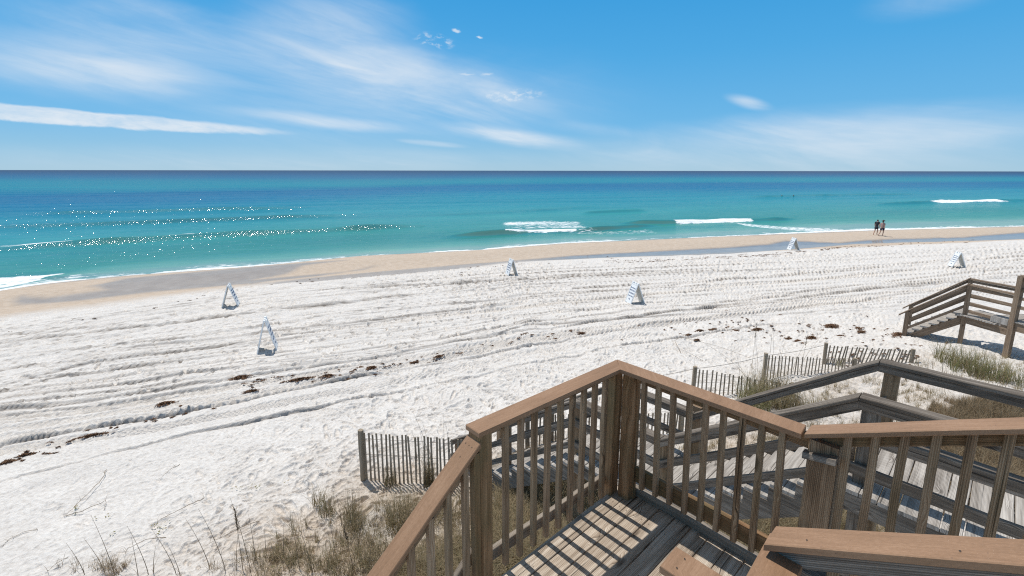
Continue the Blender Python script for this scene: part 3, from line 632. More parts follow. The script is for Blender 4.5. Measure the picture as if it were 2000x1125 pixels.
# ------------------------------------------------------------------ grey boardwalk down to the sand
def build_boardwalk():
    root=empty('boardwalk',W(2.8,-.5,-3.9),'weathered grey wooden boardwalk and steps leading from the landing down to the sand','boardwalk')
    inv=Matrix.Translation(-root.location)
    def P(mb,name,mat): return mb.build(name,M[mat],root,inv=inv)
    sn,sf=2.26,3.42
    prof=[(5.2,.51),(1.13,.51),(-.83,-.825),(-2.25,-.835),(-5.55,-3.03)]   # top of handrail along t
    profF=[(5.2,.50),(1.09,.51),(-.94,-.95),(-2.3,-.955),(-5.4,-3.05)]
    for s,pf in ((sn,prof),(sf,profF)):
        for i in range(4):
            (t0,h0),(t1,h1)=pf[i],pf[i+1];k=(h1-h0)/(t1-t0)
            e0=.0 if i==0 else -.004
            a,b=W(s,t0+e0,h0-.02),W(s,t1+.004,h1-.02)
            P(MB().prism(a,b,V1*.145,VZ*.042,ch=.008,jit=.003,seg=10),'handrail','grey')
            P(MB().prism(W(s-.03,t0,h0-.085),W(s-.03,t1,h1-.085),V1*.04,VZ*.085,ch=.006,jit=.003),'handrail_support','grey')
            # middle and lower rails
            if s==sn:
                P(MB().prism(W(s-.05,t0,h0-.37),W(s-.05,t1,h1-.37),V1*.04,VZ*.12,ch=.006,jit=.003),'middle_rail','grey')
                P(MB().prism(W(s-.05,t0,h0-.73),W(s-.05,t1,h1-.73),V1*.04,VZ*.11,ch=.006,jit=.003),'lower_rail','grey')
            else:
                if i:P(MB().prism(W(s-.01,t0+(.1 if i==1 else 0),h0-.45),W(s-.01,t1,h1-.45),V1*.04,VZ*.11,ch=.006,jit=.003),'middle_rail','grey')
                P(MB().prism(W(s-.08,t0,h0-.845),W(s-.08,t1,h1-.845),V1*.19,VZ*.06,ch=.006,jit=.003),'lower_rail','grey')
        for (t,h) in ((5.1,.48),(3.1,.48),(1.22 if s==sn else 1.20,.45),(-.80 if s==sn else -.92,-.86),(-2.2,-.87),(-3.9,-1.97),(-5.40,-3.0)):
            p=W(s+(.05 if s==sn else .03),t,0);g=gz(p)-DZ-.3
            P(MB().prism(W(s+.055,t,g),W(s+.055,t,h),V1*.135,V2*.135,ch=.008,jit=.002),'post','rail' if s==sf or t<0 else 'grey')
    # decks
    def deck(t0,t1,h,n):
        mb=MB();w=(t1-t0)/n
        for i in range(n):
            mb.box(W(2.775+random.uniform(-.01,.01),t0+w*(i+.5),h-.02+random.uniform(-.003,.003)),V1*1.39,V2*(w-.008),VZ*.038,ch=.005,jit=.002,seg=5)
        P(mb,'walkway_deck','plank')
        for s in (2.11,2.84,3.42):
            P(MB().prism(W(s,t0,h-.135),W(s,t1,h-.135),V1*.04,VZ*.18),'joist','grey')
    deck(1.10,5.2,-.375,29);deck(-2.2,-.85,-1.71,10)
    # flights with saw-tooth stringers
    def flight(t0,h0,n,run,rise):
        for i in range(n):
            t=t0-run*(i+.5);h=h0-rise*(i+1)
            mb=MB()
            for k in (0,1):
                mb.box(W(2.79,t+run*(.25-.5*k),h-.02),V1*1.32,V2*(run*.5-.004),VZ*.036,ch=.004,jit=.001)
            P(mb,'stair_tread','plank')
        for s in (2.14,3.43):
            mb=MB();r=random.random()
            top=[];
            for i in range(n):
                top+=[(t0-run*i,h0-rise*(i+1)-.04),(t0-run*(i+1),h0-rise*(i+1)-.04)]
            bot=[(t0-run*(i),h0-rise*(i)-.40) for i in range(n+1)]
            # build as thin prism per step: quad columns
            for i in range(n):
                ta,tb=t0-run*i,t0-run*(i+1);hu=h0-rise*(i+1)-.04;ha=h0-rise*i-.42;hb=h0-rise*(i+1)-.42
                for e in (-.02,.02):
                    q=[W(s+e,ta,hu),W(s+e,tb,hu),W(s+e,tb,hb),W(s+e,ta,ha)]
                    v0=len(mb.v);mb.v+=[tuple(x) for x in q];mb.f.append((v0,v0+1,v0+2,v0+3) if e>0 else (v0+3,v0+2,v0+1,v0));mb.uv+=[(ta,hu),(tb,hu),(tb,hb),(ta,ha)] if e>0 else [(ta,ha),(tb,hb),(tb,hu),(ta,hu)];mb.r.append(r)
                for (a,b) in (((ta,hu),(tb,hu)),((tb,hb),(ta,ha))):
                    q=[W(s-.02,*a),W(s-.02,*b),W(s+.02,*b),W(s+.02,*a)];v0=len(mb.v);mb.v+=[tuple(x) for x in q];mb.f.append((v0,v0+1,v0+2,v0+3));mb.uv+=[(a[0],0),(b[0],0),(b[0],.04),(a[0],.04)];mb.r.append(r)
            P(mb,'stringer','grey')
    flight(.98,-.375,8,.245,.165);flight(-2.25,-1.71,12,.262,.178)
build_boardwalk()
# ------------------------------------------------------------------ neighbouring beach stair at the right
def build_far():
    zb=.82
    c0=Vector((*at(1765,660,zb),zb));c1=Vector((*at(1872,682,.8),.8));c2=Vector((*at(1962,710,.85),.85))
    root=empty('beach_stair',c0,'brown wooden beach stair and raised walkway on tall posts beyond the slat fences','stairs')
    inv=Matrix.Translation(-root.location)
    def P(mb,name,mat='far'): return mb.build(name,M[mat],root,inv=inv)
    dr=(c1-c0);dr.z=0;Lr=dr.length;d=dr/Lr;bk=Vector((-d.y,d.x,0));bk=bk if bk.y>0 else -bk
    wd=bk*1.25;h1=2.42;hd=1.28
    e=(c2-c1);e.z=0;Le=e.length;e=e/Le;eb=Vector((-e.y,e.x,0));eb=eb if eb.y>0 else -eb
    def up(p,z):return Vector((p.x,p.y,z))
    top0=zb+1.08;top1=zb+h1;zd=zb+hd
    w=.15
    for p,zt in ((c0,top0),(c1,top1),(c0+wd,top0),(c1+wd,top1)):
        P(MB().prism(up(p,.3),up(p,zt),d*w*.9,bk*w*.9),'post')
    c2b=c2+eb*1.25
    P(MB().prism(up(c2,.3),up(c2,top1+.62),e*w,eb*w),'post');P(MB().prism(up(c2b,.3),up(c2b,top1+.7),e*w,eb*w),'post')
    for o in (Vector(),wd):
        a,b=c0-d*.25+o,c1+o;k=(top1-top0)/Lr
        P(MB().prism(up(a,top0-.25*k+.02),up(b,top1+.02),bk*.15,VZ*.045),'handrail')
        P(MB().prism(up(c0+o,top0-.07),up(b,top1-.07),bk*.05,VZ*.10),'upper_rail')
        P(MB().prism(up(c0+o,top0-.38),up(b,top1-.40),bk*.05,VZ*.13),'middle_rail')
        P(MB().prism(up(c0+o,top0-.70),up(b,top1-.78),bk*.05,VZ*.11),'lower_rail')
        P(MB().prism(up(c0-d*.1+o+bk*.04,zb-.12),up(c1+o+bk*.04,zd-.17),bk*.05,VZ*.30),'stringer')
    n=7
    for i in range(n):
        t=(i+.5)/n;p=c0+d*Lr*t+wd*.5
        P(MB().box(up(p,zb+.14+(zd-zb-.14)*(i+.6)/n),d*(Lr/n+.06),bk*1.2,VZ*.045),'stair_tread','plank')
    # walkway going on to the right and towards the house
    c3=c2+e*3.;c3b=c2b+e*3.
    for o0,o1 in ((c1,c2),(c1+wd,c2b)):
        for hh,th in ((0.,.06),(-.09,.08),(-.36,.08),(-.66,.09),(-.96,.1)):
            P(MB().prism(up(o0,top1-.02+hh),up(o1,top1-.02+hh),eb*(.14 if hh==0 else .05),VZ*th),'handrail' if hh==0 else 'side_rail')
    mb=MB();m=14
    for i in range(m):
        p=c1+(c2-c1)*((i+.5)/m)+bk*.62;mb.box(up(p,zd),eb*1.3,e*(Le/m-.012),VZ*.04)
    P(mb,'walkway_deck','plank')
    for o in (0,1.2):P(MB().prism(up(c1+bk*o,zd-.16),up(c2+eb*o,zd-.16),eb*.05,VZ*.26),'joist')
    for o0,o1 in ((c2,c3),(c2b,c3b)):
        for hh,th in ((.62,.06),(.50,.09),(.18,.1),(-.12,.1),(-.42,.1)):
            P(MB().prism(up(o0,top1+hh),up(o1,top1+hh),eb*(.14 if hh>.6 else .05),VZ*th),'handrail' if hh>.6 else 'side_rail')
    mb=MB()
    for i in range(20):
        p=c2+(c3-c2)*((i+.5)/20)+eb*.62;mb.box(up(p,zd+.22),eb*1.35,e*.14,VZ*.04)
    P(mb,'walkway_deck','plank')
    for o in (0,1.2):P(MB().prism(up(c2+eb*o-e*.3,zd+.06),up(c3+eb*o,zd+.06),eb*.05,VZ*.28),'joist')
    P(MB().box(up(c2-e*.35+eb*.6,zd+.14),eb*1.3,e*.5,VZ*.2),'step','plank')
    for p in (c3,c3b):P(MB().prism(up(p,.3),up(p,top1+.62),e*w,eb*w),'post')
build_far()
# ------------------------------------------------------------------ slat fences
def fence(a,b,label,hA,hB,n,zt=None,post_w=.095,end=True,lean=0.,ang=0.):
    """a,b: ground pixels of the two ends"""
    pa,pb=gp(*a),gp(*b);root=empty('slat_fence',pa,label,'fence','slat sand fences at the foot of the dune')
    inv=Matrix.Translation(-root.location);d=pb-pa;d.z=0;L=d.length;d/=L;nn=Vector((-d.y,d.x,0))
    MB().prism(Vector((pa.x,pa.y,gz(pa)-.3)),Vector((pa.x,pa.y,gz(pa)+hA+.07)),d*post_w,nn*post_w,ch=.02,jit=.002).build('post',M['lath'],root,inv=inv)
    if end:MB().prism(Vector((pb.x,pb.y,gz(pb)-.3)),Vector((pb.x,pb.y,gz(pb)+hB+.04)),d*post_w,nn*post_w,ch=.02,jit=.002).build('post',M['lath'],root,inv=inv)
    tops=[]
    for i in range(n):
        t=(i+.9)/(n+.6);p=pa.lerp(pb,t);g=gz(p);h=hA+(hB-hA)*t+random.gauss(0,.018)
        topz=pa.z+hA+(pb.z+hB-pa.z-hA)*t+random.gauss(0,.015)
        topz=max(topz,g+.16)
        l=random.gauss(lean,.02)+ang*math.sin(t*3.14);q=Vector((p.x,p.y,g-.15))
        MB().prism(q,Vector((p.x+d.x*l,p.y+d.y*l,topz)),d*.036,nn*.011,ch=.002,jit=.001,seg=3).build('slat',M['lath'],root,inv=inv)
    for f in (.12,.45,.8):
        pts=[]
        for i in range(n+2):
            t=i/(n+1);p=pa.lerp(pb,t);g=gz(p);tz=pa.z+hA+(pb.z+hB-pa.z-hA)*t
            pts.append(Vector((p.x,p.y,tz-(tz-g)*f+random.gauss(0,.006)))+nn*.012)
        MB().tube(pts,.0035,4).build('wire',M['wire'],root,inv=inv)
    return pa,pb
random.seed(11)
fence((710,937),(960,952),'slat fence nearest the tall grass tufts, starting at a thick post left of the staircase',1.02,1.0,30,end=False)
f3,_=fence((1353,778),(1546,772),'slat fence with dune grass growing over its right end, first beyond the staircase rail',.83,.32,22)
f4,_=fence((1491,742),(1668,716),'slat fence in the middle of the three beyond the boardwalk rails',.76,.22,26)
f5,_=fence((1609,708),(1780,706),'slat fence farthest to the right, its slats leaning, below the neighbouring beach stair',.58,.36,24,ang=.10,lean=.03)
fence((1030,880),(1330,845),'slat fence seen through the balusters, behind the boardwalk steps',.85,.5,38)
p0=f3+VZ*.84;p1=f4+VZ*.76;p2=f5+VZ*.6;pm=gp(1150,800)+VZ*.7
def sag(a,b,k,n=10):return [a.lerp(b,i/n)-VZ*(k*4*(i/n)*(1-i/n)) for i in range(n+1)]
tag(MB().tube(sag(pm,p0,.06)+sag(p0,p1,.05)[1:]+sag(p1,p2,.05)[1:],.006,5).build('rope',M['rope']),'thin weathered rope strung between the posts of the slat fences','rope')
# ------------------------------------------------------------------ signs
def text_mesh(body,size):
    cu=bpy.data.curves.new('lettering','FONT');cu.body=body;cu.size=size;cu.align_x='CENTER';cu.align_y='CENTER';cu.extrude=.0015;cu.offset=size*.012
    o=bpy.data.objects.new('lettering',cu);COL.objects.link(o);bpy.context.view_layer.update()
    me=bpy.data.meshes.new_from_object(o.evaluated_get(bpy.context.evaluated_depsgraph_get()));bpy.data.objects.remove(o);bpy.data.curves.remove(cu);return me
LINES=[('Please Respect',.088,.76),('PRIVATE BEACH',.094,.62),('NO TRESPASSING',.090,.47),('Owners & Guests',.086,.325),('Only',.09,.16)]
TM=[(text_mesh(a,b),c) for a,b,c in LINES]
for me,_ in TM:
    me.materials.clear();me.materials.append(M['ink'])
def lines():
    out=[]
    for me,y in TM:
        xs=[v.co.x for v in me.vertices];wd=max(xs)-min(xs);k=.48/wd if wd>.35 else 1.
        vs=[(v.co.x*k,v.co.y*1.15+y,v.co.z) for v in me.vertices];m=bpy.data.meshes.new('text_line');m.from_pydata(vs,[],[tuple(p.vertices) for p in me.polygons]);m.materials.append(M['ink']);m.update();out.append(m)
    return out
TXT=lines()
def sign(u,v,label,az=149,hgt=1.09,rot=0,z=None,sp=.72):
    p=gp(u,v);root=empty('sandwich_board',p,label,'sign','white sandwich boards standing on the beach',rz=0)
    a=R(az+rot);rd=Vector((math.sin(a),math.cos(a),0))      # along the ridge, towards the camera side
    nl=Vector((-rd.y,rd.x,0));nl=nl if nl.x<0 else -nl       # towards the left
    inv=Matrix.Translation(-p);wd=.60;th=.045
    Hh=hgt-.09
    for side,nm in ((nl,'front_panel'),(-nl,'back_panel')):
        foot=p+side*sp/2-VZ*.02;top=p+VZ*Hh+side*.03;up=(top-foot);Ls=up.length;upn=up/Ls
        out=upn.cross(rd);out=out if out.dot(side)>0 else -out
        pan=MB()
        # moulded frame with raised borders, legs and a handle cut-out at the top
        mid=foot+upn*(Ls*.5)
        pan.box(mid+upn*.0,upn*(Ls-.10),rd*(wd-.02),out*th*.5,ch=.003,jit=0,seg=1)
        for e in (-1,1):
            pan.box(foot+upn*(Ls*.5)+rd*e*(wd/2-.02),upn*Ls,rd*.04,out*th,ch=.008,jit=0,seg=1)
            pan.box(foot+upn*(Ls+.03)+rd*e*(wd/2-.06),upn*.08,rd*.12,out*th,ch=.01,jit=0,seg=1)
        pan.box(foot+upn*(Ls-.03),upn*.05,rd*(wd-.08),out*th*.95,ch=.008,jit=0,seg=1)
        pan.box(foot+upn*.075,upn*.05,rd*(wd-.08),out*th*.9,ch=.008,jit=0,seg=1)
        pan.box(foot+upn*(Ls+.05),upn*.035,rd*.14,out*th*.6,ch=.008,jit=0,seg=1)
        po=pan.build(nm,M['white'],root,inv=inv)
        fc=MB();fc.box(mid+out*(th*.25+.003)+upn*0,upn*(Ls-.17),rd*(wd-.10),out*.004,ch=.001,jit=0,seg=1);fo=fc.build('printed_face',M['face'],root,inv=inv)
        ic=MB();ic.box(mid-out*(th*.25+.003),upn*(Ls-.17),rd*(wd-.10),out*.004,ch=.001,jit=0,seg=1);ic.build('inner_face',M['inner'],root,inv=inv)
        xx=upn.cross(out).normalized();bp=foot+upn*.10+out*(th*.25+.0075)-p
        Mx=Matrix(((xx.x,upn.x,out.x,bp.x),(xx.y,upn.y,out.y,bp.y),(xx.z,upn.z,out.z,bp.z),(0,0,0,1)));Sx=Matrix.Diagonal((1,(Ls-.2)/.90,1,1))
        for tm in TXT:
            to=bpy.data.objects.new('text_line',tm);COL.objects.link(to);to.parent=fo;to.matrix_local=Mx@Sx
    # sand bag / scooped sand at the foot
sign(523,682,'white sandwich board seen edge-on, larger and nearest of the two on the left sand',hgt=1.24,rot=7,sp=.66)
sign(451,597,'smaller white sandwich board on the left, seen nearly edge-on close to the damp sand',hgt=1.14,rot=8,sp=.72)
sign(999,537,'narrow white sandwich board near the start of the grey runnel, lettering facing left',rot=9,sp=.66)
sign(1240,591,'white sandwich board with a readable blue-lettered face standing on the tracked sand in mid beach',rot=17,sp=.80)
sign(1549,488,'white sandwich board standing at the edge of the long tidal pool',rot=32,sp=.8)
sign(1868,521,'white sandwich board on dry sand beyond the neighbouring stair, farthest right of the signs',rot=48,sp=.8)
# ------------------------------------------------------------------ people
def skin_body(name,joints,edges,mat,parent=None,sub=2):
    me=bpy.data.meshes.new(name);me.from_pydata([j[0] for j in joints],edges,[]);o=bpy.data.objects.new(name,me);COL.objects.link(o)
    sm=o.modifiers.new('s','SKIN');ss=o.modifiers.new('u','SUBSURF');ss.levels=sub;ss.render_levels=sub
    for i,j in enumerate(joints):
        r=j[1];me.skin_vertices[0].data[i].radius=(r,r) if not isinstance(r,tuple) else r
    me.skin_vertices[0].data[0].use_root=True
    bpy.context.view_layer.update()
    m2=bpy.data.meshes.new_from_object(o.evaluated_get(bpy.context.evaluated_depsgraph_get()));bpy.data.objects.remove(o);bpy.data.meshes.remove(me)
    m2.materials.clear();m2.materials.append(mat);m2.name=name
    for p in m2.polygons:p.use_smooth=True
    o=bpy.data.objects.new(name,m2);COL.objects.link(o)
    if parent:o.parent=parent
    return o
def figure(p,az,h,label,top,bottom,dress=False,hat=False,stride=.2,lean=.0,group=None,arm=.1,under=0.):
    k=h/1.75
    # local frame: x right, y forward, z up
    J=[((0,0,.93),(.14,.11)),((0,.01+lean*.3,1.10),(.125,.095)),((0,.02+lean*.7,1.30),(.15,.105)),((0,.02+lean,1.43),(.09,.075)),((0,.03+lean*1.1,1.50),.052),((0,.05+lean*1.25,1.60),(.075,.09)),((0,.055+lean*1.3,1.69),(.072,.088)),
       ((.10,0,.90),.088),((.105,stride*.45,.50),.058),((.105,stride*.35-.06,.11),.037),((.115,stride*.35+.07,.03),.036),
       ((-.10,0,.90),.088),((-.105,-stride*.15,.50),.058),((-.105,-stride-.10,.12),.037),((-.115,-stride+.04,.03),.036),
       ((.19,.02+lean,1.41),.056),((.235,-arm*.4+lean*.7,1.14),.042),((.24,arm*.3+lean*.7,.90),.030),((.235,arm*.5+lean*.7,.80),.03),
       ((-.19,.02+lean,1.41),.056),((-.235,arm*.5+lean*.7,1.14),.042),((-.24,arm*1.6+lean*.7,.92),.030),((-.235,arm*2+lean*.7,.83),.03),
       ((0,.14+lean*1.3,1.63),.016)]
    E=[(0,1),(1,2),(2,3),(3,4),(4,5),(5,6),(0,7),(7,8),(8,9),(9,10),(0,11),(11,12),(12,13),(13,14),(3,15),(15,16),(16,17),(17,18),(3,19),(19,20),(20,21),(21,22),(5,23)]
    body=skin_body('person',[(tuple(c*k for c in a),tuple(x*k for x in r) if isinstance(r,tuple) else r*k) for a,r in J],E,M['skin'])
    body.location=p-VZ*under;body.rotation_euler=(0,0,-az);tag(body,label,'person',group)
    # fingers: short tapering chains on each hand
    for sx,hy in ((1,arm*.5),(-1,arm*2)):
        hb=Vector((.235*sx,hy+lean*.7,.80 if sx>0 else .83))*k
        for i in range(4):
            o=Vector((0,(-.027+.018*i),-.02))*k;MB().tube([hb+o,hb+o+Vector((-.004*sx,.004,-.04))*k,hb+o+Vector((-.012*sx,.010,-.075+.008*abs(i-1.5)))*k],[.009*k,.008*k,.006*k],6).build('finger',M['skin'],body,smooth=True)
        MB().tube([hb+Vector((0,.03,.01))*k,hb+Vector((-.005*sx,.05,-.02))*k,hb+Vector((-.01*sx,.055,-.045))*k],[.011*k,.009*k,.007*k],6).build('thumb',M['skin'],body,smooth=True)
    def shell(name,js,es,mat):
        return skin_body(name,[(tuple(c*k for c in a),tuple(x*k for x in r) if isinstance(r,tuple) else r*k) for a,r in js],es,mat,body)
    shell('shirt',[((0,0,.95),(.16,.13)),((0,.01+lean*.3,1.10),(.155,.125)),((0,.02+lean*.7,1.30),(.175,.13)),((0,.02+lean,1.42),(.11,.095)),((.19,.02+lean,1.41),.075),((.225,-arm*.2+lean*.8,1.24),.062),((-.19,.02+lean,1.41),.075),((-.225,arm*.3+lean*.8,1.24),.062)],[(0,1),(1,2),(2,3),(3,4),(4,5),(3,6),(6,7)],M[top])
    if dress:
        shell('dress',[((0,0,1.05),(.17,.14)),((0,0,.85),(.20,.17)),((0,0,.62),(.23,.20))],[(0,1),(1,2)],M[bottom])
    else:
        shell('shorts',[((0,0,.97),(.16,.13)),((.10,.01,.84),.108),((.105,stride*.3,.62),.088),((-.10,0,.84),.108),((-.105,-stride*.1,.62),.088)],[(0,1),(1,2),(0,3),(3,4)],M[bottom])
    hc=Vector((0,.045+lean*1.3,1.66))
    shell('hair',[((0,hc.y-.03,hc.z+.035),(.088,.095)),((0,hc.y-.055,hc.z-.04),(.08,.075)),((0,hc.y-.06,hc.z-.11),(.05,.04))],[(0,1),(1,2)],M['hair'])
    for sx in (-1,1):
        MB().tube([Vector((.075*sx,hc.y,hc.z-.03))*k,Vector((.085*sx,hc.y-.01,hc.z))*k],[.014*k,.012*k],6).build('ear',M['skin'],body,smooth=True)
        MB().tube([Vector((.03*sx,hc.y+.088,hc.z-.01))*k,Vector((.03*sx,hc.y+.096,hc.z-.01))*k],[.011*k,.008*k],6).build('eye',M['hair'],body,smooth=True)
    if hat:
        mb=MB();mb.tube([hc*k+VZ*.05*k,hc*k+VZ*.062*k,hc*k+VZ*.066*k,hc*k+VZ*.14*k,hc*k+VZ*.16*k],[.20*k,.205*k,.10*k,.085*k,.02*k],16);mb.build('sun_hat',M['hat'],body,smooth=True)
    return body
pw=gp(1710,459);figure(pw,R(62),1.74,'person walking barefoot on the damp sand in a dark shirt and long dark skirt','dark','dark',dress=True,stride=.16,lean=.04,group='couple walking along the water')
pw=gp(1721,461);figure(pw,R(70),1.68,'person walking in a faded pink top, navy shorts and a dark sun hat','pink','navy',hat=True,stride=.24,group='couple walking along the water')
def swimmer(u,v,label,az):
    x,y=at(u,v,.12);figure(Vector((x,y,0)),az,1.75,label,'dark' if u<1540 else 'navy','navy',stride=.05,under=1.22,group='bathers far out in the water')
swimmer(1527,383,'person bathing far out in the sea, dark head and shoulders above water, left of two',R(30))
swimmer(1550,383,'person bathing far out in the sea, smaller dark head above water, right of two',R(-20))
# ------------------------------------------------------------------ plants
random.seed(5)
def clump_mb(c,n,h,sp,w,up=.5,cols=(0,1),nn=3,mb=None):
    mb=mb or MB()
    XY=[]
    for i in range(n):
        r=sp*math.sqrt(random.random());a=random.random()*6.283;XY.append((c[0]+r*math.cos(a),c[1]+r*math.sin(a)))
    ZZ=[c[2]]*n if len(c)>2 else base([p[0] for p in XY],[p[1] for p in XY])
    for (x,y),z in zip(XY,ZZ):
        z=float(z)
        hh=h*random.uniform(.45,1.1);mb.blade((x,y,z-.02),random.random()*6.283,hh,random.uniform(.05,1.1-up*.7)+(.5 if random.random()<.15 else 0),w*random.uniform(.7,1.3),random.uniform(*cols),nn)
    return mb
def many(us,vs):
    x=np.array(us);return x
def tuft(u,v,label,n=70,h=.45,sp=.14,w=.008,mat='grass',up=.5,name='dune_grass_tuft',group='dune grass tufts'):
    p=gp(u,v);mb=clump_mb((p.x,p.y),int(n*1.5),h*1.12,sp,w,up);o=mb.build(name,M[mat],inv=Matrix.Translation(-p));o.location=p;return tag(o,label,'grass',group)
T=tuft
T(640,1000,'green-brown dune grass tuft at the edge of the bare sand left of the fence post',80,.42,.16)
T(622,985,'thin leaning dune grass tuft, farthest left in the grass patch by the fence',45,.38,.10)
T(690,1008,'upright dune grass tuft just in front of the thick fence post',90,.5,.12)
T(690,1035,'dark rooted dune grass tuft, lower of the two before the thick fence post',70,.45,.14)
T(775,1010,'dense dark green dune grass tuft in front of the slat fence',130,.55,.22)
T(800,1030,'bushy dune grass tuft between the slat fence and the sloping handrail',120,.5,.22)
T(760,1035,'low sprawling dune grass tuft left of the bushy one near the sloping handrail',70,.35,.2,up=.2)
T(838,945,'tall dark dune grass tuft growing through the slat fence beside the handrail',110,.75,.11,up=.8)
T(762,945,'dune grass tuft growing against the slats of the fence near its post',60,.5,.12,up=.7)
T(1506,782,'round dark green dune grass bush growing over the right end of the fence',520,.85,.62,w=.011,mat='grass',up=.35)
T(1470,795,'dune grass bush leaning on the slat fence, left part of the round bush',260,.75,.4,w=.010,mat='green',up=.4)
T(1550,808,'spiky dune grass tuft behind the grey handrail, right of the round bush',170,.6,.4,w=.010,up=.3)
T(1590,800,'pale dune grass tuft behind the grey handrail beneath the fence end',130,.5,.45,w=.010,mat='straw')
T(1890,722,'bright green dune grass tuft below the neighbouring beach stair',190,.7,.45,mat='green',w=.012,up=.35)
T(1858,705,'green dune grass tuft at the shadow edge below the neighbouring stair',140,.62,.4,mat='green',w=.012,up=.35)
T(1930,738,'green dune grass tuft at the foot of the tall stair post, right side',150,.65,.4,mat='green',w=.012,up=.35)
T(1975,745,'olive dune grass tuft at the right edge of the picture',150,.5,.4,mat='green',w=.009)
T(1800,712,'small straw-coloured dune grass tuft on the white sand mound',60,.3,.3,mat='straw')
T(1838,738,'sparse dry tuft behind the peak of the grey handrail',60,.3,.3,mat='dead')
T(1640,712,'little tuft growing under the middle slat fence',40,.3,.12,mat='green')
# areas that nobody could count: scattered low grass and dead litter
def area(name,spots,mat,label,w=.008,tuf=24,up=.4,hh=(.12,.4)):
    mb=MB()
    for (u,v,ru,rv,n,h) in spots:
        for _ in range(n):
            for _t in range(20):
                a=random.uniform(-1,1);b=random.uniform(-1,1)
                if a*a+b*b<1:break
            uu,vv=u+a*ru,v+b*rv;p=gp(uu,vv);nb=random.randint(tuf//2,int(tuf*1.4));h_=h*1.2
            clump_mb((p.x,p.y,p.z),nb,h_*random.uniform(.5,1.1),random.uniform(.03,.11),w,up,(0,1),2,mb)
    return tag(mb.build(name,M[mat]),kind='stuff',label=label,cat='grass')
area('dune_grass',[(640,1070,120,60,48,.36),(800,1060,110,80,80,.46),(560,1110,110,30,30,.3),(720,1110,100,30,48,.36),(880,1120,120,50,100,.4),(900,1020,60,60,60,.4)],'grass','sparse green-brown dune grass covering the sand left of the staircase',w=.0065,up=.2)
area('dry_grass',[(1060,1050,110,90,340,.5),(1010,960,60,60,160,.42),(1100,930,90,50,200,.42),(900,1130,80,70,150,.4),(1540,985,130,70,420,.4),(1470,1040,100,60,180,.4),(1680,1000,90,60,150,.4),(1180,970,60,40,60,.35)],'straw','tangled dry straw-coloured grass beneath and beside the staircase',w=.007,tuf=34,up=.1)
area('dry_grass',[(1930,850,110,62,420,.42),(1990,930,80,70,260,.42),(1880,800,70,18,70,.25),(2100,900,90,80,150,.4),(1820,960,120,60,150,.4),(1650,880,70,20,60,.3)],'dead','brown matted grass covering the dune behind the grey boardwalk',w=.008,tuf=40,up=.1)
area('dune_grass',[(1560,840,160,30,110,.25),(1700,770,120,30,90,.22),(1780,800,70,40,70,.22),(1900,760,110,25,80,.24),(1940,720,70,22,50,.3),(1480,870,130,30,90,.28),(1620,905,100,30,80,.28),(1330,905,60,30,60,.3)],'straw','sparse dry grass scattered over the white sand behind the grey handrails',w=.007,tuf=20,up=.3)
area('dune_grass',[(1090,870,60,20,40,.3),(640,1085,120,40,40,.2),(480,1110,90,20,18,.2),(160,1110,60,20,10,.22),(230,1110,30,16,12,.25)],'dead','low dead grass and roots on the sand near the bottom edge',w=.006,tuf=16,up=.1)
# dead runners and roots lying on the sand
def stalk(u,v,h,lx,ly,r=.0055,seed=False,mat='stalk',mb=None,bend=.3):
    p=gp(u,v);mb=mb or MB();pts=[]
    for i in range(9):
        t=i/8;pts.append(p+Vector((lx*t**1.5,ly*t**1.5,h*t-bend*abs(lx)*.4*t*t)))
    mb.tube(pts,[r*(1-.75*i/8) for i in range(9)],5)
    if seed:
        for i in range(46):
            t=random.uniform(.66,1);k=min(7,int(t*8));q=pts[k].lerp(pts[k+1],t*8-k);mb.blade(q,random.random()*6.28,random.uniform(.05,.10),random.uniform(.5,1.2),.014,random.random(),2)
    for i in range(3):
        k=random.randint(0,2);mb.blade(pts[k],random.random()*6.28,random.uniform(.12,.3),random.uniform(.6,1.3),.005,random.random(),3)
    return mb,p
def oats(lst,label,group='sea oat stalks'):
    mb=MB();p0=None
    for a in lst:
        mb,p=stalk(*a[:5],seed=a[5],mb=mb);p0=p0 or p
    o=mb.build('sea_oats',M['stalk'],inv=Matrix.Translation(-p0));o.location=p0;tag(o,label,'plant',group)
oats([(475,1118,1.0,-.12,.15,True),(490,1120,1.15,-.35,.25,False),(462,1115,.7,.05,.1,False)],'sea oats with a drooping seed head standing on the sand at the bottom left')
oats([(440,1115,1.0,-.4,.15,False),(410,1112,.85,-.35,.1,False)],'two bare leaning stalks left of the drooping sea oats')
oats([(500,1095,.75,-.1,.1,False),(520,1085,.5,.02,.0,False),(555,1095,.6,.0,.1,False)],'three short bare stalks right of the drooping sea oats')
oats([(345,1125,.75,-.35,.1,False),(352,1125,.5,-.1,.0,False)],'pair of thin bare stalks beside the small tuft at lower left')
oats([(222,1118,.85,-.45,.25,False),(205,1120,.55,-.35,.12,False),(165,1122,.5,-.3,.1,False)],'leaning bare stalks growing from the tuft at the bottom left corner')
oats([(930,1120,.9,-.2,.1,False)],'dry stalk rising close behind the balusters of the lower handrail')
for a_ in [(720,1120,.7,.1,.1,False),(655,1085,.55,-.1,.1,False),(700,1070,.6,.12,.0,False),(585,1115,.7,-.1,.1,False),(760,1090,.6,-.12,.1,False),(668,1030,.6,-.08,.05,False),(690,1120,.8,-.15,.1,True),(610,1118,.75,-.2,.1,False),(640,1122,.6,.1,0,False)]:
    oats([a_],'single dry stalk standing in the grass patch in front of the slat fence','lone dry stalks in the grass patch')
oats([(290,1122,.8,-.3,.1,False),(270,1124,.6,-.1,.1,False),(300,1120,.5,.1,.0,False)],'cluster of bare stalks between the small tuft and the two leaning stalks')
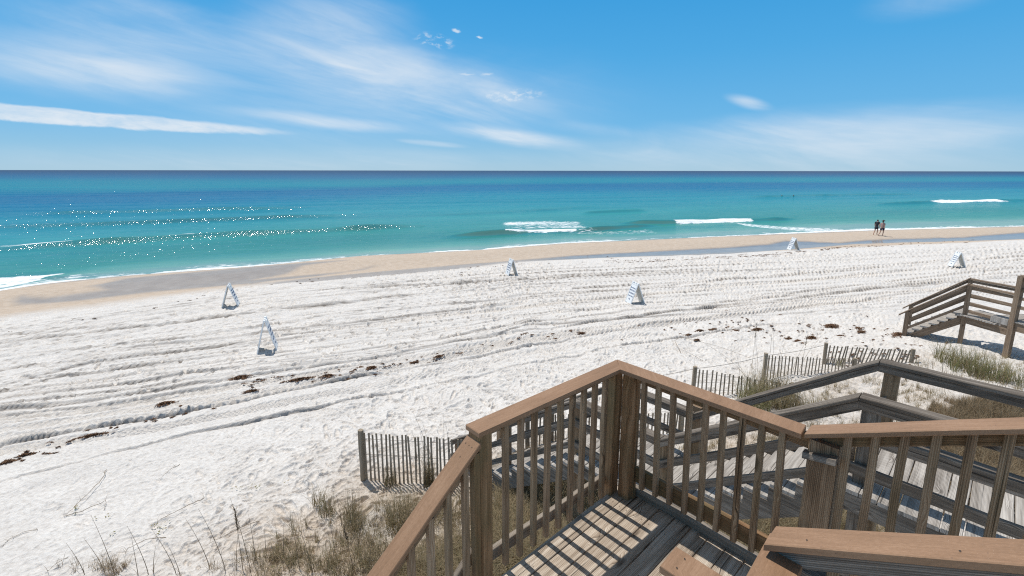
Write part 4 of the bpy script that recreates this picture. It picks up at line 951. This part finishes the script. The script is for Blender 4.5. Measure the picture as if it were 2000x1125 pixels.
oats([(838,900,1.1,-.32,.1,False),(842,905,.95,-.18,.1,False),(830,900,.8,-.1,.0,False),(868,910,1.15,.0,.1,False),(882,915,1.0,-.12,.1,False),(815,900,.7,-.1,.05,False)],'tall thin stalks rising behind the slat fence left of the handrail')
oats([(1468,722,1.5,.08,.1,True),(1480,728,1.3,-.2,.1,False),(1500,730,1.6,.05,.1,False),(1508,732,1.4,-.05,.1,False),(1520,730,1.1,.1,.0,False)],'tall pale sea oat stalks at the post of the middle fence')
oats([(1565,725,1.1,.12,.1,True),(1560,728,1.1,.55,.1,False),(1548,728,1.05,.3,.0,False)],'sea oat stalks leaning right beside the middle fence')
oats([(1445,745,.85,-.15,.05,False),(1460,748,1.3,-1.3,.3,False),(1357,722,.4,-.03,.0,False)],'long bare stalk leaning far to the left above the first fence')
oats([(1895,735,.9,-.05,.1,False),(1915,735,.8,.12,.1,False),(1840,730,.7,.0,.1,False),(1960,770,.7,.2,.1,False)],'bare stalks standing in front of the neighbouring beach stair')
def runner(pix,label,r=.006,lift=.06):
    pts=[]
    for i,(u,v) in enumerate(pix):
        p=gp(u,v);pts.append(p+VZ*(.01+lift*math.sin(3.14*i/(len(pix)-1))))
    # smooth
    q=[];
    for i in range(len(pts)-1):
        for k in range(4):
            t=k/4;q.append(pts[i].lerp(pts[i+1],t)+Vector((random.gauss(0,.008),random.gauss(0,.008),0)))
    q.append(pts[-1]);o=MB().tube(q,[r*(1-.6*i/len(q)) for i in range(len(q))],5)
    for i in range(6):o.blade(random.choice(q),random.random()*6.28,.12,1.2,.006,random.random(),2)
    o=o.build('grass_runner',M['stalk'],inv=Matrix.Translation(-pts[0]));o.location=pts[0];tag(o,label,'plant','dead runners on the sand')
runner([(208,918),(200,940),(175,968),(140,1000),(125,1010)],'long dead runner lying diagonally on the sand at left, topped by a crook')
runner([(130,1008),(160,1003),(195,990),(208,982),(203,998)],'hooked dead runner curling right from the foot of the diagonal one')
runner([(352,908),(335,918),(318,930)],'short dead twig lying alone on the open sand',.005,.02)
runner([(400,973),(370,990),(340,1008),(310,1022),(302,1032)],'dead runner lying beside the footprints left of the sea oats',.006)
runner([(325,1050),(285,1060),(250,1078),(246,1084)],'dead runner curving down-left above the small tuft',.005)
runner([(508,1018),(480,1032),(440,1052),(400,1068)],'dead runner crossing the sea oat stems',.005)
runner([(75,1035),(50,1040),(20,1055),(0,1070)],'faint dead runner near the left edge',.004,.02)
runner([(130,1090),(110,1108),(88,1122)],'straight dead stem at the lower left by the tuft',.004,.05)
runner([(1330,690),(1317,673),(1330,670),(1400,684),(1465,700)],'long arching dead runner on the sand beyond the staircase corner',.008,.22)
runner([(1372,705),(1345,692),(1325,680)],'short branch of the arching runner beyond the staircase corner',.006,.05)
# creeping leaves
def creeper(lst,label):
    mb=MB();p0=gp(*lst[0])
    for (u,v) in lst:
        p=gp(u,v)
        for i in range(random.randint(3,7)):
            a=random.random()*6.28;c=p+Vector((random.gauss(0,.04),random.gauss(0,.04),.02+random.random()*.05));s=random.uniform(.012,.024);e=Vector((math.cos(a),math.sin(a),.3))*s;f=Vector((-math.sin(a),math.cos(a),.1))*s*.8
            mb.quad([c-e,c-f*.8,c+e,c+f*.8],random.random())
    o=mb.build('beach_creeper',M['green'],inv=Matrix.Translation(-p0));o.location=p0;tag(o,label,'plant','small leafy creepers on the sand')
creeper([(195,1012),(212,1012),(145,1000),(148,995)],'few round green leaves on the sand beside the hooked runner')
creeper([(305,1030),(318,1028),(318,1038),(225,1043)],'small dark leaves sprouting left of the sea oats')
creeper([(543,1068),(540,1075),(535,1110),(550,1115),(596,1058)],'bright green creeper leaves right of the sea oats')
creeper([(490,952),(505,955),(465,958),(560,945)],'scatter of tiny dark leaves on the sand above the sea oats')
# ------------------------------------------------------------------ seaweed
def weed_mb(p,rx,ry,n,mb=None,az=1.15,h=.06):
    mb=mb or MB();c,s=math.cos(az),math.sin(az)
    for i in range(n):
        g=random.gauss(0,.36);e=random.gauss(0,.36);x=p.x+g*rx*s+e*ry*c*-1;y=p.y+g*rx*c+e*ry*s
        k=math.exp(-(g*g+e*e)*2)
        z=float(p.z)+random.random()*h*k+.005;a=random.random()*6.28;l=random.uniform(.02,.07);q=Vector((math.cos(a)*l,math.sin(a)*l,random.gauss(0,.012)));w=Vector((-q.y,q.x,.02)).normalized()*random.uniform(.006,.016)
        cc=Vector((x,y,z));mb.quad([cc-q,cc-w,cc+q,cc+w+VZ*.006])
    return mb
def weed(u,v,rx,ry,n,label,az=1.15,h=.08):
    rx*=.82;ry*=.8;h*=.8;n=int(n*.8)
    p=gp(u,v);o=weed_mb(p,rx,ry,n,az=az,h=h)
    # a low solid heart so the pile has body
    v0=len(o.v);m=18
    for i in range(m):
        a=6.283*i/m;rr=(.36+.13*math.sin(3*a+u)+random.uniform(-.1,.1));gx,ey=rr*math.cos(a),rr*math.sin(a);c,s=math.cos(az),math.sin(az)
        o.v.append((p.x+gx*rx*s-ey*ry*c,p.y+gx*rx*c+ey*ry*s,p.z-.03))
    o.v.append((p.x,p.y,p.z+h*.6))
    for i in range(m):o.f.append((v0+i,v0+(i+1)%m,v0+m));o.uv+=[(0,0),(0,1),(1,1)];o.r.append(0.)
    o=o.build('seaweed_pile',M['weed'],inv=Matrix.Translation(-p));o.location=p;tag(o,label,'seaweed','washed up seaweed piles')
weed(470,738,.42,.22,500,'brown seaweed pile nearest the larger of the two left signs')
weed(323,789,.32,.16,400,'compact brown seaweed pile lying alone on the tyre tracks at left')
weed(585,742,.7,.10,500,'long thin strip of brown seaweed in the middle of the tyre tracks')
weed(490,765,.35,.09,260,'brown seaweed strip below the upper pile on the tyre tracks')
weed(725,719,.28,.16,320,'brown seaweed pile on the tracks above the slat fence')
weed(640,735,.35,.10,260,'thin brown seaweed strip right of the long one')
weed(15,904,.2,.08,300,'dark brown seaweed pile at the left edge of the picture',h=.08)
weed(52,890,.26,.06,200,'slim seaweed streak just right of the pile at the left edge')
weed(180,852,.5,.05,260,'long narrow seaweed streak along the lowest tyre track')
weed(857,697,.24,.1,240,'seaweed pile on the tracks above the long handrail')
weed(810,709,.24,.06,160,'flat seaweed scrap left of the pile above the handrail')
weed(1136,652,.3,.08,200,'seaweed strip on the tracks above the staircase corner')
weed(1622,639,.75,.36,900,'largest reddish-brown seaweed mound, left of the neighbouring stair',h=.16)
weed(1478,645,.5,.2,420,'seaweed pile behind the tall pale stalks',h=.12)
weed(1394,645,.3,.2,300,'rounded seaweed pile nearest the arching runner',h=.1)
weed(1367,647,.3,.18,300,'seaweed pile left of the rounded one beyond the staircase corner',h=.1)
weed(1440,647,.3,.16,220,'seaweed scrap between the rounded pile and the one behind the stalks')
weed(1345,655,.25,.14,200,'small seaweed scrap at the left end of the row beyond the corner')
weed(1540,663,.3,.14,260,'seaweed scrap above the middle fence')
weed(1557,667,.3,.13,240,'seaweed scrap just right of the one above the middle fence')
weed(1585,660,.35,.2,280,'seaweed scrap between the middle fence and the largest mound')
weed(1640,658,.4,.16,280,'seaweed pile below the largest mound')
weed(1675,642,.35,.16,240,'seaweed pile right of the largest mound')
weed(1682,649,.3,.14,240,'flat seaweed scrap below the pile right of the largest mound')
weed(1757,655,.5,.35,600,'reddish seaweed heaped round the foot of the neighbouring stair',h=.12)
weed(1361,665,.22,.1,160,'tiny seaweed scrap nearest the rope')
def specks():
    mb=MB()
    def sc(u,v,ru,rv,n,s):
        for _ in range(n):
            p=gp(u+random.gauss(0,ru),v+random.gauss(0,rv));weed_mb(p,s*random.uniform(.4,1.3),s*.35,int(14*random.uniform(.5,1.5)),mb,h=.03)
    def ln(pts,n,s,j=3):
        for _ in range(n):
            i=random.randrange(len(pts)-1);t=random.random();u=pts[i][0]+(pts[i+1][0]-pts[i][0])*t;v=pts[i][1]+(pts[i+1][1]-pts[i][1])*t+random.gauss(0,j)
            weed_mb(gp(u,v),s*random.uniform(.4,1.4),s*.3,int(16*random.uniform(.5,1.6)),mb,h=.03)
    ln([(1180,512),(1320,507),(1450,501),(1560,493),(1640,484)],130,.38,1.6);ln([(1640,484),(1760,478),(1900,470)],40,.3,1.4)
    ln([(470,745),(600,742),(720,722),(860,698),(1010,662),(1140,650)],70,.11,5);ln([(30,900),(180,850),(420,790)],26,.08,5)
    ln([(900,530),(1000,515),(1200,505)],16,.25,3);sc(1400,642,70,9,40,.12);sc(1600,650,110,12,50,.13);sc(1500,625,120,10,30,.10);pass
    ln([(0,650),(300,600),(500,560),(700,545)],30,.12,4);sc(1720,690,60,15,40,.1)
    tag(mb.build('seaweed_scraps',M['weed']),'scattered bits of brown seaweed along the drift lines','seaweed',kind='stuff')
specks()
p=gp(722,1103);mb=MB()
for i in range(26):
    c=p+Vector((random.gauss(0,.03),random.gauss(0,.03),random.random()*.05));a=Vector([random.gauss(0,.025) for _ in range(3)]);b=Vector([random.gauss(0,.025) for _ in range(3)]);mb.quad([c-a,c-b,c+a,c+b])
o=mb.build('crumpled_wrapper',M['litter'],inv=Matrix.Translation(-p));o.location=p;tag(o,'small crumpled silvery wrapper lying in the grass left of the lower handrail','litter')
# ------------------------------------------------------------------ sky, sun, camera
def world():
    w=bpy.data.worlds.new('World');SC.world=w;w.use_nodes=True;t=w.node_tree;t.nodes.clear()
    def n(k,**kw):
        x=t.nodes.new(k)
        for a,b in kw.items():setattr(x,a,b)
        return x
    def put(s,v):
        if isinstance(v,bpy.types.NodeSocket):t.links.new(v,s)
        else:s.default_value=v
    def mt(op,a,b=0.,c=None,cl=False):
        x=n('ShaderNodeMath',operation=op,use_clamp=cl);put(x.inputs[0],a);put(x.inputs[1],b)
        if c is not None:put(x.inputs[2],c)
        return x.outputs[0]
    sky=n('ShaderNodeTexSky',sky_type='NISHITA');sky.sun_disc=False;sky.sun_elevation=SUN_EL;sky.sun_rotation=SUN_AZ
    sky.altitude=0;sky.air_density=1.0;sky.dust_density=.35;sky.ozone_density=3.2
    tc=n('ShaderNodeTexCoord').outputs['Generated'];sx=n('ShaderNodeSeparateXYZ');t.links.new(tc,sx.inputs[0])
    X,Y,Z=sx.outputs
    az=mt('ARCTAN2',X,Y);el=mt('ARCSINE',Z)      # radians
    dv=n('ShaderNodeCombineXYZ');put(dv.inputs[0],az);put(dv.inputs[1],el);D=dv.outputs[0]
    def mp(v,sx_,sy_,rot,lx=0,ly=0):
        r=n('ShaderNodeMapping');t.links.new(v,r.inputs[0]);r.inputs['Rotation'].default_value=(0,0,rot);r.inputs['Location'].default_value=(lx,ly,0)
        s=n('ShaderNodeMapping');t.links.new(r.outputs[0],s.inputs[0]);s.inputs['Scale'].default_value=(sx_,sy_,1);return s.outputs[0]
    def nz(v,sc,d=5,ro=.6,di=0.):
        x=n('ShaderNodeTexNoise');t.links.new(v,x.inputs[0]);x.inputs['Scale'].default_value=sc;x.inputs['Detail'].default_value=d;x.inputs['Roughness'].default_value=ro;x.inputs['Distortion'].default_value=di;return x.outputs['Fac']
    def mr(f,a,b,c=0.,d=1.,sm=True):
        x=n('ShaderNodeMapRange',interpolation_type='SMOOTHSTEP' if sm else 'LINEAR');put(x.inputs[0],f)
        for i,v in enumerate((a,b,c,d)):put(x.inputs[i+1],v)
        return x.outputs[0]
    def azel(u,v):
        d=ray(u,v);return math.atan2(d[0],d[1]),math.atan2(d[2],math.hypot(d[0],d[1]))
    def blob(u0,v0,u1,v1,w,soft=.5,nv=None,namp=0.):
        """soft ellipse along a line between two directions in the sky, half-width w (pixels)"""
        a0,e0=azel(u0,v0);a1,e1_=azel(u1,v1);L=math.hypot(a1-a0,e1_-e0)/2;ang=math.atan2(e1_-e0,a1-a0);ca,ce=(a0+a1)/2,(e0+e1_)/2
        da=mt('SUBTRACT',az,ca);de=mt('SUBTRACT',el,ce)
        if nv is not None:de=mt('ADD',de,mt('MULTIPLY',mt('SUBTRACT',nv,.5),namp))
        p=mt('DIVIDE',mt('ADD',mt('MULTIPLY',da,math.cos(ang)),mt('MULTIPLY',de,math.sin(ang))),L)
        q=mt('DIVIDE',mt('SUBTRACT',mt('MULTIPLY',de,math.cos(ang)),mt('MULTIPLY',da,math.sin(ang))),w/F*.9)
        r=mt('SQRT',mt('ADD',mt('POWER',mt('ABSOLUTE',p),2.),mt('POWER',mt('ABSOLUTE',q),2.)));return mr(r,1.,1.-soft)
    warp=nz(mp(D,2.2,7,-.12),1.,4,.6);fib=nz(mp(D,3.0,17,R(9)),1.,6,.6,.9);fib2=nz(mp(D,2.4,10,R(12),3,1),1.,6,.62,1.1);fluff=nz(mp(D,14,40,R(4)),1.,6,.68,.3);sm=nz(mp(D,60,110,0),1.,4,.6)
    terms=[]
    def add(m,f):terms.append(mt('MULTIPLY',m,f))
    fine=mr(nz(mp(D,6.5,62,R(9)),1.,4,.6,.4),.3,.7,.72,1);fine2=mr(nz(mp(D,5.,48,R(13),2,5),1.,4,.6,.5),.3,.7,.7,1);f1=mt('MULTIPLY',mr(fib,.30,.70,.28,1),fine);f2=mt('MULTIPLY',mr(fib2,.30,.70,.35,1),fine2);ff=mr(fluff,.42,.62,0,1);fl=mr(fluff,.3,.7,.55,1)
    add(blob(-500,60,1350,190,150,.98,warp,.12),mt('MULTIPLY',f2,.34));add(blob(-300,70,520,172,58,.95,warp,.06),mt('MULTIPLY',f1,.8))
    add(blob(-150,10,560,90,90,.98,warp,.08),mt('MULTIPLY',f2,.42))
    add(blob(260,45,1010,180,85,.98,warp,.09),mt('MULTIPLY',f1,.8))
    add(blob(380,20,860,60,90,.98,warp,.09),mt('MULTIPLY',f2,.5))
    add(blob(520,110,1260,225,90,.98,warp,.09),mt('MULTIPLY',f2,.6))
    add(blob(140,0,420,25,26,.95,warp,.05),mt('MULTIPLY',f2,.45))
    add(blob(-1150,112,600,261,14,.35,fluff,.012),mt('MULTIPLY',fl,.96))
    add(blob(350,205,900,262,17,.9,warp,.03),mt('MULTIPLY',f1,.75))
    add(blob(820,242,1180,292,24,.8,warp,.035),mt('MULTIPLY',f1,.95))
    add(blob(760,272,930,288,8,.8),mt('MULTIPLY',f1,.75))
    add(blob(1040,238,1280,266,18,.9,warp,.03),mt('MULTIPLY',f2,.4))
    add(blob(900,165,1120,222,34,.8,warp,.04),mt('MULTIPLY',f2,.5))
    add(blob(920,190,1080,182,16,.7),mt('MULTIPLY',mr(sm,.42,.70,0,1),.7))
    add(blob(800,70,895,88,17,.6),mt('MULTIPLY',mr(sm,.46,.72,0,1),.7))
    add(blob(880,57,902,62,4.2,.7,sm,.012),.7);add(blob(928,70,945,75,2.8,.8,sm,.010),.75);add(blob(890,144,932,146,3.2,.95,sm,.01),.5);add(blob(935,147,968,143,3.5,.95,sm,.01),.5)
    add(blob(1405,185,1520,215,15,.95,warp,.02),mt('MULTIPLY',f1,.62))
    add(blob(1300,262,2300,205,48,.8,warp,.05),mt('MULTIPLY',f2,.55))
    add(blob(1380,268,2400,235,50,.85,warp,.05),mt('MULTIPLY',f1,.5))
    add(blob(900,300,2700,270,70,.95,warp,.05),mt('MULTIPLY',f2,.5))
    add(blob(1650,25,2000,-30,34,.95,warp,.05),mt('MULTIPLY',f2,.28))
    add(blob(-500,300,1200,315,36,.95,warp,.02),mt('MULTIPLY',f1,.42))
    inv=None
    for m in terms:
        k=mt('SUBTRACT',1.,m,cl=True);inv=k if inv is None else mt('MULTIPLY',inv,k)
    cl=mt('SUBTRACT',1.,inv,cl=True)
    hs=n('ShaderNodeHueSaturation');hs.inputs['Saturation'].default_value=SAT;hs.inputs['Hue'].default_value=HUE;hs.inputs['Value'].default_value=1.;t.links.new(sky.outputs[0],hs.inputs['Color'])
    mx=n('ShaderNodeMix',data_type='RGBA');t.links.new(cl,mx.inputs[0]);
    rp=n('ShaderNodeValToRGB');t.links.new(mr(el,0.,math.pi/2,0,1,False),rp.inputs[0]);e=rp.color_ramp.elements
    ST=[(0,(.36,.60,.78)),(.018,(.27,.55,.79)),(.055,(.14,.47,.82)),(.14,(.07,.40,.79)),(.23,(.03,.335,.745)),(.33,(.08,.28,.60)),(.45,(.28,.33,.40)),(1,(.34,.35,.37))]  # sky above the view is greyed to neutralise the blue fill in shadows
    while len(e)<len(ST):e.new(.5)
    for i,(p_,c_) in enumerate(ST):e[i].position=p_;e[i].color=(*[x for x in c_],1)
    sc_=n('ShaderNodeVectorMath',operation='SCALE');t.links.new(rp.outputs[0],sc_.inputs[0]);sc_.inputs[3].default_value=1/SKYS
    m0=n('ShaderNodeMix',data_type='RGBA');m0.inputs[0].default_value=.88;t.links.new(hs.outputs[0],m0.inputs[6]);t.links.new(sc_.outputs[0],m0.inputs[7])
    t.links.new(m0.outputs[2],mx.inputs[6]);mx.inputs[7].default_value=CLOUD
    bg=n('ShaderNodeBackground');t.links.new(mx.outputs[2],bg.inputs[0]);bg.inputs[1].default_value=SKYS
    o=n('ShaderNodeOutputWorld');t.links.new(bg.outputs[0],o.inputs[0])
DN=False;SAT=1.15;HUE=.49;SKYS=.10;CLOUD=(7.6,8.3,9.0,1)
world()
sd=bpy.data.lights.new('sun','SUN');sd.energy=4.0;sd.angle=R(.53);sd.color=(1,.965,.90);so=bpy.data.objects.new('sun',sd);COL.objects.link(so)
dv=Vector((math.sin(SUN_AZ)*math.cos(SUN_EL),math.cos(SUN_AZ)*math.cos(SUN_EL),math.sin(SUN_EL)));so.rotation_euler=dv.to_track_quat('Z','Y').to_euler();so.location=dv*60
cd=bpy.data.cameras.new('camera');cd.sensor_width=36;cd.lens=36*F/2000;cd.shift_y=-(562.5-CY)/2000;cd.clip_start=.05;cd.clip_end=60000
co=bpy.data.objects.new('camera',cd);COL.objects.link(co);co.location=(0,0,CH)
co.rotation_euler=(Matrix.Rotation(math.pi/2-TH,3,'X')@Matrix.Rotation(ROLL,3,'Z')).to_euler();SC.camera=co
SC.view_settings.view_transform='Standard';SC.view_settings.look='None';SC.view_settings.exposure=0;SC.view_settings.gamma=1
SC.render.engine='CYCLES'
SC.cycles.use_denoising=DN;SC.cycles.pixel_filter_type='BLACKMAN_HARRIS';SC.cycles.filter_width=1.15
SC.cycles.max_bounces=6;SC.cycles.sample_clamp_indirect=4
